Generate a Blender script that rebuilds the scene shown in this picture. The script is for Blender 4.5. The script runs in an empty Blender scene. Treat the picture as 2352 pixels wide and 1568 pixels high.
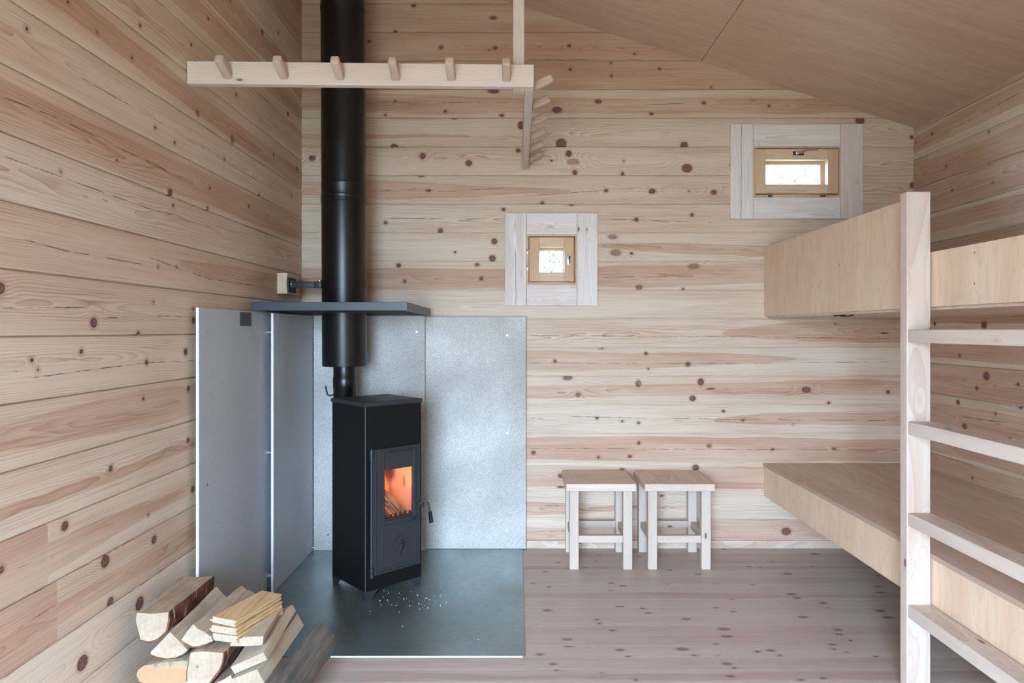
import bpy, bmesh, math, random
import numpy as np
from mathutils import Vector, Matrix

S = bpy.context.scene
C = S.collection
R = math.radians

# ------------------------------------------------------------------ camera, world, lights, exposure
F = 1568.0            # focal length in pixels (24 mm on 36 mm, 2352 px wide)
CX, CY, H0 = 1188.0, 758.0, 1.3
cd = bpy.data.cameras.new('camera'); cam = bpy.data.objects.new('camera', cd); C.objects.link(cam)
cd.lens = 24; cd.sensor_width = 36; cd.sensor_fit = 'HORIZONTAL'
cd.shift_x = -12/2352; cd.shift_y = -26/2352
cd.clip_start = 0.05
cam.location = (0, 0, H0); cam.rotation_euler = (R(90), 0, 0)
S.camera = cam
S.view_settings.view_transform = 'Standard'; S.view_settings.look = 'None'
S.view_settings.gamma = 1; S.view_settings.use_curve_mapping = False
S.view_settings.exposure = 0.2

W = bpy.data.worlds.new('sky'); S.world = W; W.use_nodes = True
bg = W.node_tree.nodes['Background']
bg.inputs[0].default_value = (0.67, 0.92, 1.25, 1)
# overcast sky: brighter towards the zenith
_t = W.node_tree; _tc = _t.nodes.new('ShaderNodeTexCoord'); _sx = _t.nodes.new('ShaderNodeSeparateXYZ'); _mr = _t.nodes.new('ShaderNodeMapRange')
_t.links.new(_tc.outputs['Generated'], _sx.inputs[0]); _t.links.new(_sx.outputs[2], _mr.inputs[0]); _t.links.new(_mr.outputs[0], bg.inputs[1])
_mr.inputs[1].default_value = 0.0; _mr.inputs[2].default_value = 0.5; _mr.inputs[3].default_value = 33.0; _mr.inputs[4].default_value = 76.0

def area(name, loc, rot, sx, sy, e, col):
    l = bpy.data.lights.new(name, 'AREA'); l.shape = 'RECTANGLE'; l.size = sx; l.size_y = sy
    l.energy = e; l.color = col
    o = bpy.data.objects.new(name, l); C.objects.link(o); o.location = loc; o.rotation_euler = rot
    return o
DOOR = (-1.17, 0.05, 0.0, 2.1)      # opening behind the camera
FY = -1.6
pt = area('doorway_portal', ((DOOR[0]+DOOR[1])/2, FY-0.05, 1.05), (R(90), 0, 0), 1.22, 2.1, 1, (1, 1, 1))
pt.data.cycles.is_portal = True      # guides the sampling of the sky through the doorway, gives no light itself

# ------------------------------------------------------------------ helpers
def srgb(r, g, b):
    f = lambda c: (c/255/12.92) if c/255 <= .04045 else ((c/255+.055)/1.055)**2.4
    return (f(r), f(g), f(b), 1)
def P(x, y, Y): return Vector(((x-CX)*Y/F, Y, H0-(y-CY)*Y/F))
def tag(o, label=None, cat=None, group=None, kind=None):
    if label: o['label'] = label
    if cat: o['category'] = cat
    if group: o['group'] = group
    if kind: o['kind'] = kind
    return o
def empty(name, loc=(0, 0, 0), rz=0):
    o = bpy.data.objects.new(name, None); C.objects.link(o); o.location = loc; o.rotation_euler = (0, 0, rz)
    o.empty_display_size = .1
    return o
def obj(name, bm, mats, parent=None, smooth=False, loc=None):
    me = bpy.data.meshes.new(name)
    bmesh.ops.recalc_face_normals(bm, faces=bm.faces)
    bm.to_mesh(me); bm.free()
    if not isinstance(mats, (list, tuple)): mats = [mats]
    for m in mats: me.materials.append(m)
    if smooth:
        me.polygons.foreach_set('use_smooth', [True]*len(me.polygons))
        me.set_sharp_from_angle(angle=R(35))
    o = bpy.data.objects.new(name, me); C.objects.link(o)
    if parent: o.parent = parent
    if loc: o.location = loc
    return o
def box(bm, x0, x1, y0, y1, z0, z1, bev=0.0, seg=2, M=None, mi=0):
    x0, x1 = sorted((x0, x1)); y0, y1 = sorted((y0, y1)); z0, z1 = sorted((z0, z1))
    r = bmesh.ops.create_cube(bm, size=1, matrix=Matrix.Translation(((x0+x1)/2, (y0+y1)/2, (z0+z1)/2)) @ Matrix.Diagonal((x1-x0, y1-y0, z1-z0, 1)))
    vs = r['verts']
    if mi:
        for f in {f for v in vs for f in v.link_faces}: f.material_index = mi
    if bev > 0:
        rb = bmesh.ops.bevel(bm, geom=list({e for v in vs for e in v.link_edges}), offset=bev, segments=seg, affect='EDGES', profile=.5)
        vs = list({v for f in rb['faces'] for v in f.verts} | {v for v in vs if v.is_valid})
    if M is not None: bmesh.ops.transform(bm, matrix=M, verts=vs)
    return vs
def B(x0, x1, y0, y1, z0, z1, bev=.0015, seg=2):
    bm = bmesh.new(); box(bm, x0, x1, y0, y1, z0, z1, bev, seg); return bm
def cyl(bm, p0, p1, r0, r1=None, seg=24, caps=True):
    p0, p1 = Vector(p0), Vector(p1); r1 = r0 if r1 is None else r1
    d = p1-p0; M = Matrix.Translation((p0+p1)/2) @ d.to_track_quat('Z', 'Y').to_matrix().to_4x4()
    return bmesh.ops.create_cone(bm, cap_ends=caps, segments=seg, radius1=r0, radius2=r1, depth=d.length, matrix=M)['verts']
def tube(bm, pts, r, seg=10):
    pts = [Vector(p) for p in pts]; rings = []
    q = None
    for i, p in enumerate(pts):
        d = (pts[min(i+1, len(pts)-1)]-pts[max(i-1, 0)]).normalized()
        if q is None:
            a = d.orthogonal().normalized()
        else:
            a = (q - d*q.dot(d)).normalized()
        q = a; b = d.cross(a)
        rings.append([bm.verts.new(p + r*(math.cos(t)*a+math.sin(t)*b)) for t in [2*math.pi*k/seg for k in range(seg)]])
    for A, D in zip(rings, rings[1:]):
        for k in range(seg): bm.faces.new((A[k], A[(k+1) % seg], D[(k+1) % seg], D[k]))
    bm.faces.new(rings[0][::-1]); bm.faces.new(rings[-1])
def lathe(bm, prof, c=(0, 0, 0), seg=48):
    rings = []
    for r, z in prof:
        rings.append([bm.verts.new((c[0]+r*math.cos(2*math.pi*k/seg), c[1]+r*math.sin(2*math.pi*k/seg), c[2]+z)) for k in range(seg)])
    for A, D in zip(rings, rings[1:]):
        for k in range(seg): bm.faces.new((A[k], A[(k+1) % seg], D[(k+1) % seg], D[k]))
    bm.faces.new(rings[0][::-1]); bm.faces.new(rings[-1])

# ------------------------------------------------------------------ materials
class NT:
    def __init__(s, name):
        s.m = bpy.data.materials.new(name); s.m.use_nodes = True; s.t = s.m.node_tree
        s.b = s.t.nodes['Principled BSDF']
    def n(s, typ, **kw):
        o = s.t.nodes.new(typ)
        for k, v in kw.items(): setattr(o, k, v)
        return o
    def link(s, a, b): s.t.links.new(a, b)
    def val(s, sock, v):
        if hasattr(v, 'is_linked') or isinstance(v, bpy.types.NodeSocket): s.link(v, sock)
        else: sock.default_value = v
    def math(s, op, a, b=0.0, c=0.0, clamp=False):
        o = s.n('ShaderNodeMath', operation=op, use_clamp=clamp)
        for i, v in enumerate((a, b, c)): s.val(o.inputs[i], v)
        return o.outputs[0]
    def vmul(s, v, k):
        o = s.n('ShaderNodeVectorMath', operation='MULTIPLY'); s.val(o.inputs[0], v); o.inputs[1].default_value = k; return o.outputs[0]
    def vadd(s, v, w):
        o = s.n('ShaderNodeVectorMath', operation='ADD'); s.val(o.inputs[0], v); s.val(o.inputs[1], w); return o.outputs[0]
    def noise(s, v, scale=1, det=3, rough=.5, dist=0):
        o = s.n('ShaderNodeTexNoise'); s.val(o.inputs['Vector'], v); o.inputs['Scale'].default_value = scale
        o.inputs['Detail'].default_value = det; o.inputs['Roughness'].default_value = rough; o.inputs['Distortion'].default_value = dist
        return o.outputs['Fac']
    def attr(s, name, vec=False):
        o = s.n('ShaderNodeAttribute', attribute_name=name); return o.outputs['Vector' if vec else 'Fac']
    def ramp(s, f, stops):
        o = s.n('ShaderNodeValToRGB'); s.val(o.inputs[0], f); e = o.color_ramp.elements
        while len(e) < len(stops): e.new(.5)
        for i, (p, c) in enumerate(stops): e[i].position = p; e[i].color = c if isinstance(c, tuple) else (c, c, c, 1)
        return o.outputs[0]
    def mr(s, v, a, b, c=0.0, d=1.0, smooth=True):
        o = s.n('ShaderNodeMapRange', interpolation_type='SMOOTHSTEP' if smooth else 'LINEAR')
        for i, k in enumerate((v, a, b, c, d)): s.val(o.inputs[i], k)
        return o.outputs[0]
    def mix(s, f, a, b, mode='MIX'):
        o = s.n('ShaderNodeMix', data_type='RGBA', blend_type=mode)
        s.val(o.inputs[0], f); s.val(o.inputs[6], a); s.val(o.inputs[7], b); return o.outputs[2]
    def bump(s, h, strength, dist=.001):
        o = s.n('ShaderNodeBump'); o.inputs['Strength'].default_value = strength; o.inputs['Distance'].default_value = dist
        s.val(o.inputs['Height'], h); s.link(o.outputs[0], s.b.inputs['Normal'])
    def out(s, col=None, rough=None, metal=None):
        if col is not None: s.val(s.b.inputs['Base Color'], col)
        if rough is not None: s.val(s.b.inputs['Roughness'], rough)
        if metal is not None: s.val(s.b.inputs['Metallic'], metal)
        return s.m

def plain(name, col, rough=.5, metal=0.0, bump=None):
    t = NT(name); t.out(col, rough, metal)
    if bump:
        tc = t.n('ShaderNodeTexCoord'); t.bump(t.noise(tc.outputs['Object'], bump[0], 4), bump[1], .001)
    return t.m

def wall_wood(name, sap, sap2, heart, line, knotc, spacing=.0065, rough=.62, gain=1.0):
    """planed pine; ring / knot / crack fields come from mesh attributes"""
    t = NT(name)
    uvw = t.attr('uvw', True); ring = t.attr('ring'); kn = t.attr('knot'); crk = t.attr('crk'); con = t.attr('crkon')
    tint = t.attr('tint'); heartf = t.attr('heart')
    big = t.noise(t.vmul(uvw, (1.3, 9, 1)), 1, 3)
    streak = t.noise(t.vmul(uvw, (2.2, 150, 1)), 1, 3, .6)
    fine = t.noise(t.vmul(uvw, (5, 420, 1)), 1, 2, .6)
    wob = t.noise(t.vmul(uvw, (7, 26, 1)), 1, 2)
    base = t.mix(t.mr(t.math('ADD', big, t.math('MULTIPLY', tint, .35)), .30, .80), sap, sap2)
    hm = t.mr(t.math('ADD', heartf, t.math('MULTIPLY', t.math('SUBTRACT', wob, .5), .006)), -.003, .003, 1.0, 0.0)
    base = t.mix(t.math('MULTIPLY', hm, t.mr(big, .25, .75, .45, 1.0)), base, heart)
    # growth rings
    ph = t.math('ADD', t.math('DIVIDE', ring, spacing), t.math('MULTIPLY', wob, .22))
    w = t.math('FRACT', ph)
    w = t.math('POWER', w, 2.6)
    amp = t.mr(t.noise(t.vmul(uvw, (1.1, 14, 1)), 1, 2), .36, .68, .12*gain, .66*gain)
    col = t.mix(t.math('MULTIPLY', w, amp), base, line)
    col = t.mix(t.mr(streak, .48, .80, 0.0, .36*gain), col, line)
    col = t.mix(t.mr(streak, .50, .22, 0.0, .38), col, sap)
    col = t.mix(t.mr(fine, .50, .85, 0.0, .30), col, line)
    # knots
    kd = t.math('ADD', kn, t.math('MULTIPLY', t.math('SUBTRACT', t.noise(t.vmul(uvw, (90, 90, 1)), 1, 2), .5), .004))
    halo = t.mr(kd, .0, .016, .45, 0.0)
    col = t.mix(halo, col, line)
    inner = t.mix(t.mr(t.noise(t.vmul(uvw, (170, 260, 1)), 1, 3), .3, .7), knotc, srgb(146, 106, 94))
    rim = t.mr(t.math('ABSOLUTE', t.math('ADD', kd, .0012)), .0005, .0026, 1.0, 0.0)
    inner = t.mix(rim, inner, srgb(84, 58, 50))
    kf = t.math('MULTIPLY', t.mr(kd, -.0008, .0012, 1.0, 0.0), t.attr('kstr'))
    col = t.mix(kf, col, inner)
    # drying cracks
    cw = t.noise(t.vmul(uvw, (9, 0, 1)), 1, 3, .7)
    cd_ = t.math('ABSOLUTE', t.math('ADD', crk, t.math('MULTIPLY', t.math('SUBTRACT', t.noise(t.vmul(uvw, (30, 0, 1)), 1, 3), .5), .006)))
    cm = t.math('MULTIPLY', t.mr(cd_, t.mr(cw, .40, .60, -.0003, .0009), t.mr(cw, .40, .60, .0005, .0024), 1.0, 0.0), con)
    col = t.mix(t.math('MULTIPLY', cm, .8), col, srgb(58, 38, 28))
    t.out(col, rough)
    t.b.inputs['Specular IOR Level'].default_value = .32
    t.bump(t.math('ADD', t.math('MULTIPLY', fine, .6), t.math('MULTIPLY', w, -.4)), .18, .0012)
    return t.m

def pine(name, axis, c1=(206, 190, 172), c2=(190, 163, 142), line=(162, 124, 102), knots=.14, spacing=.0055, rough=.6, contrast=.5):
    """sawn pine for small timber, rings computed in the cross-section; axis = grain direction"""
    t = NT(name); c1, c2, line = srgb(*c1), srgb(*c2), srgb(*line)
    tc = t.n('ShaderNodeTexCoord'); oi = t.n('ShaderNodeObjectInfo'); rnd = oi.outputs['Random']
    sx = t.n('ShaderNodeSeparateXYZ'); t.link(tc.outputs['Object'], sx.inputs[0])
    L = sx.outputs[axis]; a = sx.outputs[(axis+1) % 3]; b = sx.outputs[(axis+2) % 3]
    cb = t.n('ShaderNodeCombineXYZ'); t.link(L, cb.inputs[0]); t.link(a, cb.inputs[1]); t.link(b, cb.inputs[2])
    off = t.n('ShaderNodeCombineXYZ')
    for i, k in enumerate((31.7, 17.3, 53.9)): t.link(t.math('MULTIPLY', rnd, k), off.inputs[i])
    v = t.vadd(cb.outputs[0], off.outputs[0])
    n1 = t.noise(t.vmul(v, (.9, 2, 2)), 1, 1); n2 = t.noise(t.vmul(v, (1.1, 2.5, 2.5)), 1, 1)
    vo = t.n('ShaderNodeTexVoronoi'); t.link(t.vmul(v, (6.0, 16, 16)), vo.inputs['Vector']); vo.inputs['Scale'].default_value = 1
    kd = vo.outputs['Distance']
    a2 = t.math('ADD', t.math('ADD', a, t.math('MULTIPLY', t.math('SUBTRACT', rnd, .5), .09)), t.math('MULTIPLY', t.math('SUBTRACT', n1, .5), .06))
    b2 = t.math('ADD', t.math('ADD', b, t.math('MULTIPLY', t.math('FRACT', t.math('MULTIPLY', rnd, 7.7)), .05)), t.math('MULTIPLY', t.math('SUBTRACT', n2, .5), .06))
    r = t.math('SQRT', t.math('ADD', t.math('MULTIPLY', a2, a2), t.math('MULTIPLY', b2, b2)))
    r = t.math('ADD', r, t.mr(kd, 0.0, .45, .012 if knots else 0, 0.0))
    w = t.math('POWER', t.math('FRACT', t.math('DIVIDE', r, spacing)), 2.2)
    big = t.noise(t.vmul(v, (2, 20, 20)), 1, 2)
    fine = t.noise(t.vmul(v, (6, 320, 320)), 1, 2)
    col = t.mix(t.mr(t.math('ADD', big, t.math('MULTIPLY', t.math('SUBTRACT', rnd, .5), .3)), .35, .7), c1, c2)
    col = t.mix(t.math('MULTIPLY', w, contrast), col, line)
    col = t.mix(t.mr(fine, .5, .85, 0.0, .3), col, line)
    if knots:
        kk = t.math('LESS_THAN', t.math('FRACT', t.math('MULTIPLY', vo.outputs['Color'], 13.7)), .5)
        col = t.mix(t.math('MULTIPLY', kk, t.mr(kd, knots, knots*2.2, .35, 0.0)), col, line)
        col = t.mix(t.math('MULTIPLY', kk, t.mr(kd, knots*.8, knots*1.05, 1.0, 0.0)), col, srgb(130, 92, 80))
    t.out(col, rough); t.b.inputs['Specular IOR Level'].default_value = .3
    t.bump(fine, .12, .001)
    return t.m

def plywood(name, su, sv, sw, c1, c2, c3, rough=.55, blot=.5):
    """birch plywood face: elongated blotches and faint flame lines; (su,sv,sw) stretch of the figure"""
    t = NT(name)
    tc = t.n('ShaderNodeTexCoord'); v = tc.outputs['Object']
    f1 = t.noise(t.vmul(v, (su, sv, sw)), 1, 3, .55, .4)
    f2 = t.noise(t.vmul(v, (su*2.4, sv*2.4, sw*2.4)), 2.5, 3, .6)
    ctr = t.math('FRACT', t.math('MULTIPLY', f1, 13.0))
    ln = t.mr(t.math('ABSOLUTE', t.math('SUBTRACT', ctr, .5)), .0, .13, .5, 0.0)
    col = t.mix(t.mr(f1, .3, .7), srgb(*c1), srgb(*c2))
    col = t.mix(t.mr(f2, .45, .8, 0.0, blot), col, srgb(*c3))
    col = t.mix(t.math('MULTIPLY', ln, .55), col, srgb(*c3))
    t.out(col, rough); t.b.inputs['Specular IOR Level'].default_value = .3
    return t.m

def ply_edge(name):
    t = NT(name); tc = t.n('ShaderNodeTexCoord'); sx = t.n('ShaderNodeSeparateXYZ'); t.link(tc.outputs['Object'], sx.inputs[0])
    w = t.math('FRACT', t.math('MULTIPLY', sx.outputs[2], 260))
    col = t.mix(t.mr(w, .35, .65), srgb(205, 182, 160), srgb(150, 122, 102))
    return t.out(col, .7)

def galv(name, c1, c2, rough, sp=.35, metal=.85, scale=120, zc=None):
    t = NT(name); tc = t.n('ShaderNodeTexCoord'); v = tc.outputs['Object']
    vo = t.n('ShaderNodeTexVoronoi'); t.link(v, vo.inputs['Vector']); vo.inputs['Scale'].default_value = scale
    n = t.noise(v, 2.3, 3)
    sep = t.n('ShaderNodeSeparateColor'); t.link(vo.outputs['Color'], sep.inputs[0])
    col = t.mix(t.mr(sep.outputs[0], 0, 1, 0.0, 1.0, False), srgb(*c1), srgb(*c2))
    col = t.mix(t.mr(n, .35, .7, 0.0, .25), col, srgb(*[int(k*.86) for k in c1]))
    t.out(col, t.mr(n, .3, .7, rough-.05, rough+.08), metal)
    if sp:
        bn = t.n('ShaderNodeBump'); bn.inputs['Strength'].default_value = sp; bn.inputs['Distance'].default_value = .002
        t.link(sep.outputs[1], bn.inputs['Height']); t.link(bn.outputs[0], t.b.inputs['Normal'])
    return t.m

def emit(name, col, strength):
    t = NT(name); t.out((0, 0, 0, 1), .9)
    t.b.inputs['Emission Color'].default_value = col; t.b.inputs['Emission Strength'].default_value = strength
    return t.m

def glass(name):
    t = NT(name); t.out((1, 1, 1, 1), 0.0)
    t.b.inputs['Transmission Weight'].default_value = 1; t.b.inputs['IOR'].default_value = 1.45
    tr = t.n('ShaderNodeBsdfTransparent'); gl = t.n('ShaderNodeBsdfGlossy'); gl.inputs['Roughness'].default_value = .02
    fr = t.n('ShaderNodeFresnel'); mx = t.n('ShaderNodeMixShader')
    t.link(fr.outputs[0], mx.inputs[0]); t.link(tr.outputs[0], mx.inputs[1]); t.link(gl.outputs[0], mx.inputs[2])
    t.link(mx.outputs[0], t.t.nodes['Material Output'].inputs[0])
    return t.m

SAP, SAP2, HEART, LINE, KNOT = srgb(222, 204, 181), srgb(210, 185, 160), srgb(192, 155, 130), srgb(150, 104, 80), srgb(88, 54, 50)
M_log = wall_wood('pine_log', SAP, SAP2, HEART, LINE, KNOT)
M_floor = wall_wood('pine_floor', srgb(198, 182, 170), srgb(188, 168, 157), srgb(178, 152, 141), srgb(146, 116, 104), srgb(100, 72, 68), rough=.42, gain=.7)
M_px, M_py, M_pz = pine('pine_timber_x', 0), pine('pine_timber_y', 1), pine('pine_timber_z', 2)
M_tx = pine('trim_pine_x', 0, (240, 233, 226), (228, 215, 204), (184, 152, 136), .12, .008, contrast=.4)
M_tz = pine('trim_pine_z', 2, (240, 233, 226), (226, 213, 202), (184, 152, 136), .10, .008, contrast=.4)
M_sx = pine('sash_pine_x', 0, (226, 203, 172), (217, 190, 157), (182, 142, 108), 0, .007, contrast=.35)
M_sz = pine('sash_pine_z', 2, (222, 192, 158), (213, 178, 142), (178, 135, 102), 0, .007, contrast=.35)
M_rx = pine('rail_pine_x', 0, (216, 200, 184), (207, 188, 172), (184, 150, 130), .10, .006, contrast=.4)
M_ry = pine('rail_pine_y', 1, (218, 204, 190), (208, 190, 175), (180, 146, 124), .10, .006, contrast=.4)
M_rz = pine('rail_pine_z', 2, (212, 198, 184), (203, 185, 169), (184, 146, 124), .12, .006, contrast=.45)
M_plyceil = plywood('ceiling_plywood', 1.0, 9, 1.0, (210, 180, 155), (200, 167, 143), (178, 142, 120))
M_plyv = plywood('bunk_plywood_upright', 6, 6, 1.3, (230, 204, 176), (221, 192, 163), (198, 163, 134), blot=.35)
M_plyh = plywood('bunk_plywood_flat', 9, 1.2, 3, (220, 198, 180), (208, 182, 164), (178, 150, 134))
M_plye = ply_edge('plywood_edge')
M_galv = galv('zinc_board', (176, 176, 170), (216, 213, 205), .68, .5, .6, 300)
M_galvside = galv('grey_cement_board', (182, 188, 194), (196, 201, 206), .6, .12, .10, 300)
M_sheet = galv('steel_floor_sheet', (152, 166, 167), (162, 176, 177), .37, .04, .85, 40)
M_white = plain('white_board_core', srgb(226, 228, 230), .8, bump=(400, .5))
M_black = plain('black_stove_paint', (.004, .005, .006, 1), .45, .0)
M_pipe = plain('black_pipe_paint', (.002, .0024, .003, 1), .31, .0, bump=(900, .15))
M_pipe.node_tree.nodes['Principled BSDF'].inputs['Specular IOR Level'].default_value = .5
M_black.node_tree.nodes['Principled BSDF'].inputs['Specular IOR Level'].default_value = .3
M_cast = plain('cast_iron', (.035, .037, .041, 1), .5, .3, bump=(500, .25))
M_dark = plain('dark_metal', (.03, .035, .04, 1), .45, .4)
M_shelf = plain('slate_painted_steel', (.030, .038, .046, 1), .42, .1)
M_chrome = plain('bright_metal', (.75, .76, .78, 1), .18, 1.0)
M_hole = plain('hole_black', (.004, .004, .004, 1), .9)
M_glass = glass('window_glass')
M_gap = plain('shadow_gap', (.02, .013, .01, 1), .95)

# ------------------------------------------------------------------ log walls
LH = .1711                       # height of one wall log
def ceilz(x): return 2.509 + .31*(2.366-x)
XL, XR, YB = -1.287, 2.366, 4.077

def grid_mesh(name, nu, nv, co, attrs, mask, mat, vec, smooth=True):
    me = bpy.data.meshes.new(name)
    idx = np.arange(nu*nv).reshape(nv, nu)
    q = np.stack([idx[:-1, :-1], idx[:-1, 1:], idx[1:, 1:], idx[1:, :-1]], -1).reshape(-1, 4)
    q = q[mask.reshape(-1)]
    me.vertices.add(nu*nv); me.vertices.foreach_set('co', co.astype(np.float32).ravel())
    me.loops.add(q.size); me.loops.foreach_set('vertex_index', q.astype(np.int32).ravel())
    me.polygons.add(len(q)); me.polygons.foreach_set('loop_start', (np.arange(len(q))*4).astype(np.int32))
    me.update(calc_edges=True)
    for k, v in attrs.items():
        a = me.attributes.new(k, 'FLOAT', 'POINT'); a.data.foreach_set('value', v.astype(np.float32).ravel())
    a = me.attributes.new('uvw', 'FLOAT_VECTOR', 'POINT'); a.data.foreach_set('vector', vec.astype(np.float32).ravel())
    me.materials.append(mat)
    me.polygons.foreach_set('use_smooth', np.ones(len(q), bool))
    if not smooth: me.polygons.foreach_set('use_smooth', np.zeros(len(q), bool))
    o = bpy.data.objects.new(name, me); C.objects.link(o); o['kind'] = 'structure'
    return o

def n1d(rng, u, wl):
    k0 = math.floor(u.min()/wl)-1; n = int((u.max()-u.min())/wl)+5
    v = rng.random(n); t = u/wl-k0; i = np.clip(t.astype(int), 0, n-2); f = t-i; f = f*f*(3-2*f)
    return v[i]*(1-f)+v[i+1]*f

def plank_field(name, us, z0s, H, prof, mapf, knots, cracks, holes, clip, mat, seed, flip=False, dv=.0048, drift=.05, segs=(), heart_p=.6, extra=.0, smooth=True, tapers=()):
    """a wall or floor of boards; us: grid along the grain; z0s: lower edge of each board;
    prof: [(offset, depth)] at board edges"""
    rng = np.random.default_rng(seed)
    rows, dep, bid = [], [], []
    for i, z0 in enumerate(z0s):
        lo = [(o, d) for o, d in prof]; hi = [(H-o, d) for o, d in prof[::-1]]
        a, b = prof[-1][0], H-prof[-1][0]; n = max(2, int((b-a)/dv))
        mid = [(a+(b-a)*k/n, 0.0) for k in range(1, n)]
        for o, d in lo+mid+hi:
            rows.append(z0+(o if o > 0 else .00005 if i else 0)); dep.append(d); bid.append(i)
    rows, dep, bid = np.array(rows), np.array(dep), np.array(bid)
    nu, nv = len(us), len(rows)
    U, Z = np.meshgrid(us, rows); D = np.repeat(dep[:, None], nu, 1)
    ring = np.zeros_like(U); heart = np.zeros_like(U); knot = np.full_like(U, .2); kstr = np.ones_like(U)
    crk = np.full_like(U, .1); con = np.zeros_like(U); tint = np.zeros_like(U)
    kn_by = [[] for _ in z0s]
    for k in knots:
        i = int(np.clip(np.searchsorted(z0s, k[1], side='right')-1, 0, len(z0s)-1)); kn_by[i].append(k)
    cr_by = [[] for _ in z0s]
    for c in cracks:
        i = int(np.clip(np.searchsorted(z0s, c[0][1], side='right')-1, 0, len(z0s)-1)); cr_by[i].append(c)
    for i, z0 in enumerate(z0s):
        sl = slice(int(np.searchsorted(bid, i)), int(np.searchsorted(bid, i, side='right')))
        u, z = U[sl], Z[sl]; zc = z0+H/2
        if extra and rng.random() < 1:
            for _ in range(rng.poisson(extra*(us[-1]-us[0]))):
                rr = rng.uniform(.003, .008)
                kn_by[i].append((rng.uniform(us[0], us[-1]), z0+rng.uniform(.1, .9)*H, rr*rng.uniform(1, 1.8), rr, 1))
        c_line = zc+(n1d(rng, us, 1.7)-.5)*drift*H/.17+(n1d(rng, us, .55)-.5)*drift*.3*H/.17
        dd = (.005+.055*n1d(rng, us, 1.3)+.012*n1d(rng, us, .35))*H/.17
        rv = z-c_line[None]
        ph = rng.random(6)*6.28
        wob = .0016*np.sin(9*u+60*rv+ph[0])+.0012*np.sin(17*u-90*rv+ph[1])+.0006*np.sin(41*u+150*rv+ph[2])
        r = np.sqrt(rv**2+dd[None]**2)+wob
        kd = np.full_like(u, .2); ks = np.ones_like(u)
        for (ku, kz, ru, rz, st) in kn_by[i]:
            du, dz = u-ku, z-kz; rm = (ru+rz)/2
            q = np.sqrt((du/ru)**2+(dz/rz)**2); s = (q-1)*rm
            m = s < kd; kd = np.where(m, s, kd); ks = np.where(m, st, ks)
            sg = np.where(dz >= 0, 1, -1) if abs(kz-zc) > .02 else 1
            r += .9*rm*np.exp(-((du/(3.2*ru))**2+(dz/(2.2*rz))**2))
        ring[sl] = r; knot[sl] = np.clip(kd, -.03, .2); kstr[sl] = ks
        Rh = rng.uniform(.02, .075)*H/.17 if rng.random() < heart_p else -.02
        heart[sl] = r-Rh-(n1d(rng, us, .8)[None]-.5)*.02
        tint[sl] = rng.uniform(-.6, .6)
        if cr_by[i]:
            pts = sorted([p for c in cr_by[i] for p in c])
            cl = np.interp(us, [p[0] for p in pts], [p[1] for p in pts])
            on = np.zeros_like(us)
            for c in cr_by[i]:
                a, b = min(p[0] for p in c), max(p[0] for p in c)
                on = np.maximum(on, np.clip(np.minimum(us-a, b-us)/.03, 0, 1))
            crk[sl] = z-cl[None]; con[sl] = on[None]
        for (bi, ut, uw, rm_) in tapers:
            if bi == i:
                f_ = np.clip((us-ut)/(uw-ut), 0, 1)**.6 if ut != uw else np.ones_like(us)
                ov = np.maximum(f_*rm_, 0)[None]+(n1d(rng, us, .7)[None]-.5)*.02*(f_[None] > 0)
                heart[sl] = np.minimum(heart[sl], np.abs(rv)-np.where(f_[None] > 0, ov, -.02)+wob)
        for (bi, a, b, th, hh) in segs:
            if bi == i:
                m = (u > a) & (u < b)
                tint[sl] = np.where(m, th, tint[sl]); heart[sl] = np.where(m, hh, heart[sl])
                if b-a < 5: ring[sl] = np.where(m, ring[sl]*1.3+.013, ring[sl])
    co = np.stack(mapf(U, Z, D), -1)
    uc = (U[:-1, :-1]+U[1:, 1:])/2; zc = (Z[:-1, :-1]+Z[1:, 1:])/2
    mask = clip(uc, zc) if clip else np.ones_like(uc, bool)
    for (a, b, c, d) in holes: mask &= ~((uc > a) & (uc < b) & (zc > c) & (zc < d))
    vec = np.stack([U, Z, np.repeat((bid*3.71+seed)[:, None], nu, 1)], -1)
    return grid_mesh(name, nu, nv, co, dict(ring=ring, heart=heart, knot=knot, kstr=kstr, crk=crk, crkon=con, tint=tint), mask, mat, vec, smooth)

PROF = [(0, .012), (.0019, .011), (.0028, .0016), (.0045, .0010), (.016, 0)]
def kb(ox, oy, s, items, Y=YB):
    out = []
    for it in items:
        x, y, rx, ry = it[:4]; st = it[4] if len(it) > 4 else 1
        p = P(ox+x*s, oy+y*s, Y); k = s*Y/F
        out.append((p.x, p.z, max(rx*k, .0035), max(ry*k, .003), st))
    return out
back_knots = kb(830, 200, .3614, [(840,25,35,14),(215,88,6,5),(533,153,10,8),(153,177,8,6),(893,180,14,10),(590,200,16,5),(1015,243,20,24),
 (208,375,22,14),(1505,92,20,12),(1243,145,28,18),(1843,170,12,8),(2176,100,12,10),(1270,360,32,32),(2052,368,22,20),(997,403,14,12),
 (1318,423,18,20),(1345,475,35,18,.35),(1357,542,15,15),(1668,470,4,4),(1660,550,10,9),(2070,515,32,26),(389,438,18,19),(683,483,20,18),
 (382,563,20,9),(427,657,16,8),(1555,658,12,10),(1848,662,20,16),(2240,668,16,14),(1150,736,12,10),(1335,748,16,6),(903,777,12,10),
 (154,862,12,10),(503,912,15,16),(1747,842,14,12),(2101,812,10,10),(845,980,18,17),(596,1048,7,6),(833,1088,20,20),(1597,952,26,14,.6),
 (1617,1052,32,20,.6),(237,1133,14,13),(736,1128,14,10),(275,1233,10,10),(762,1216,12,12),(2112,1138,34,16,.5),(1765,1273,20,15,.8),(2045,1283,8,7)])
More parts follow.
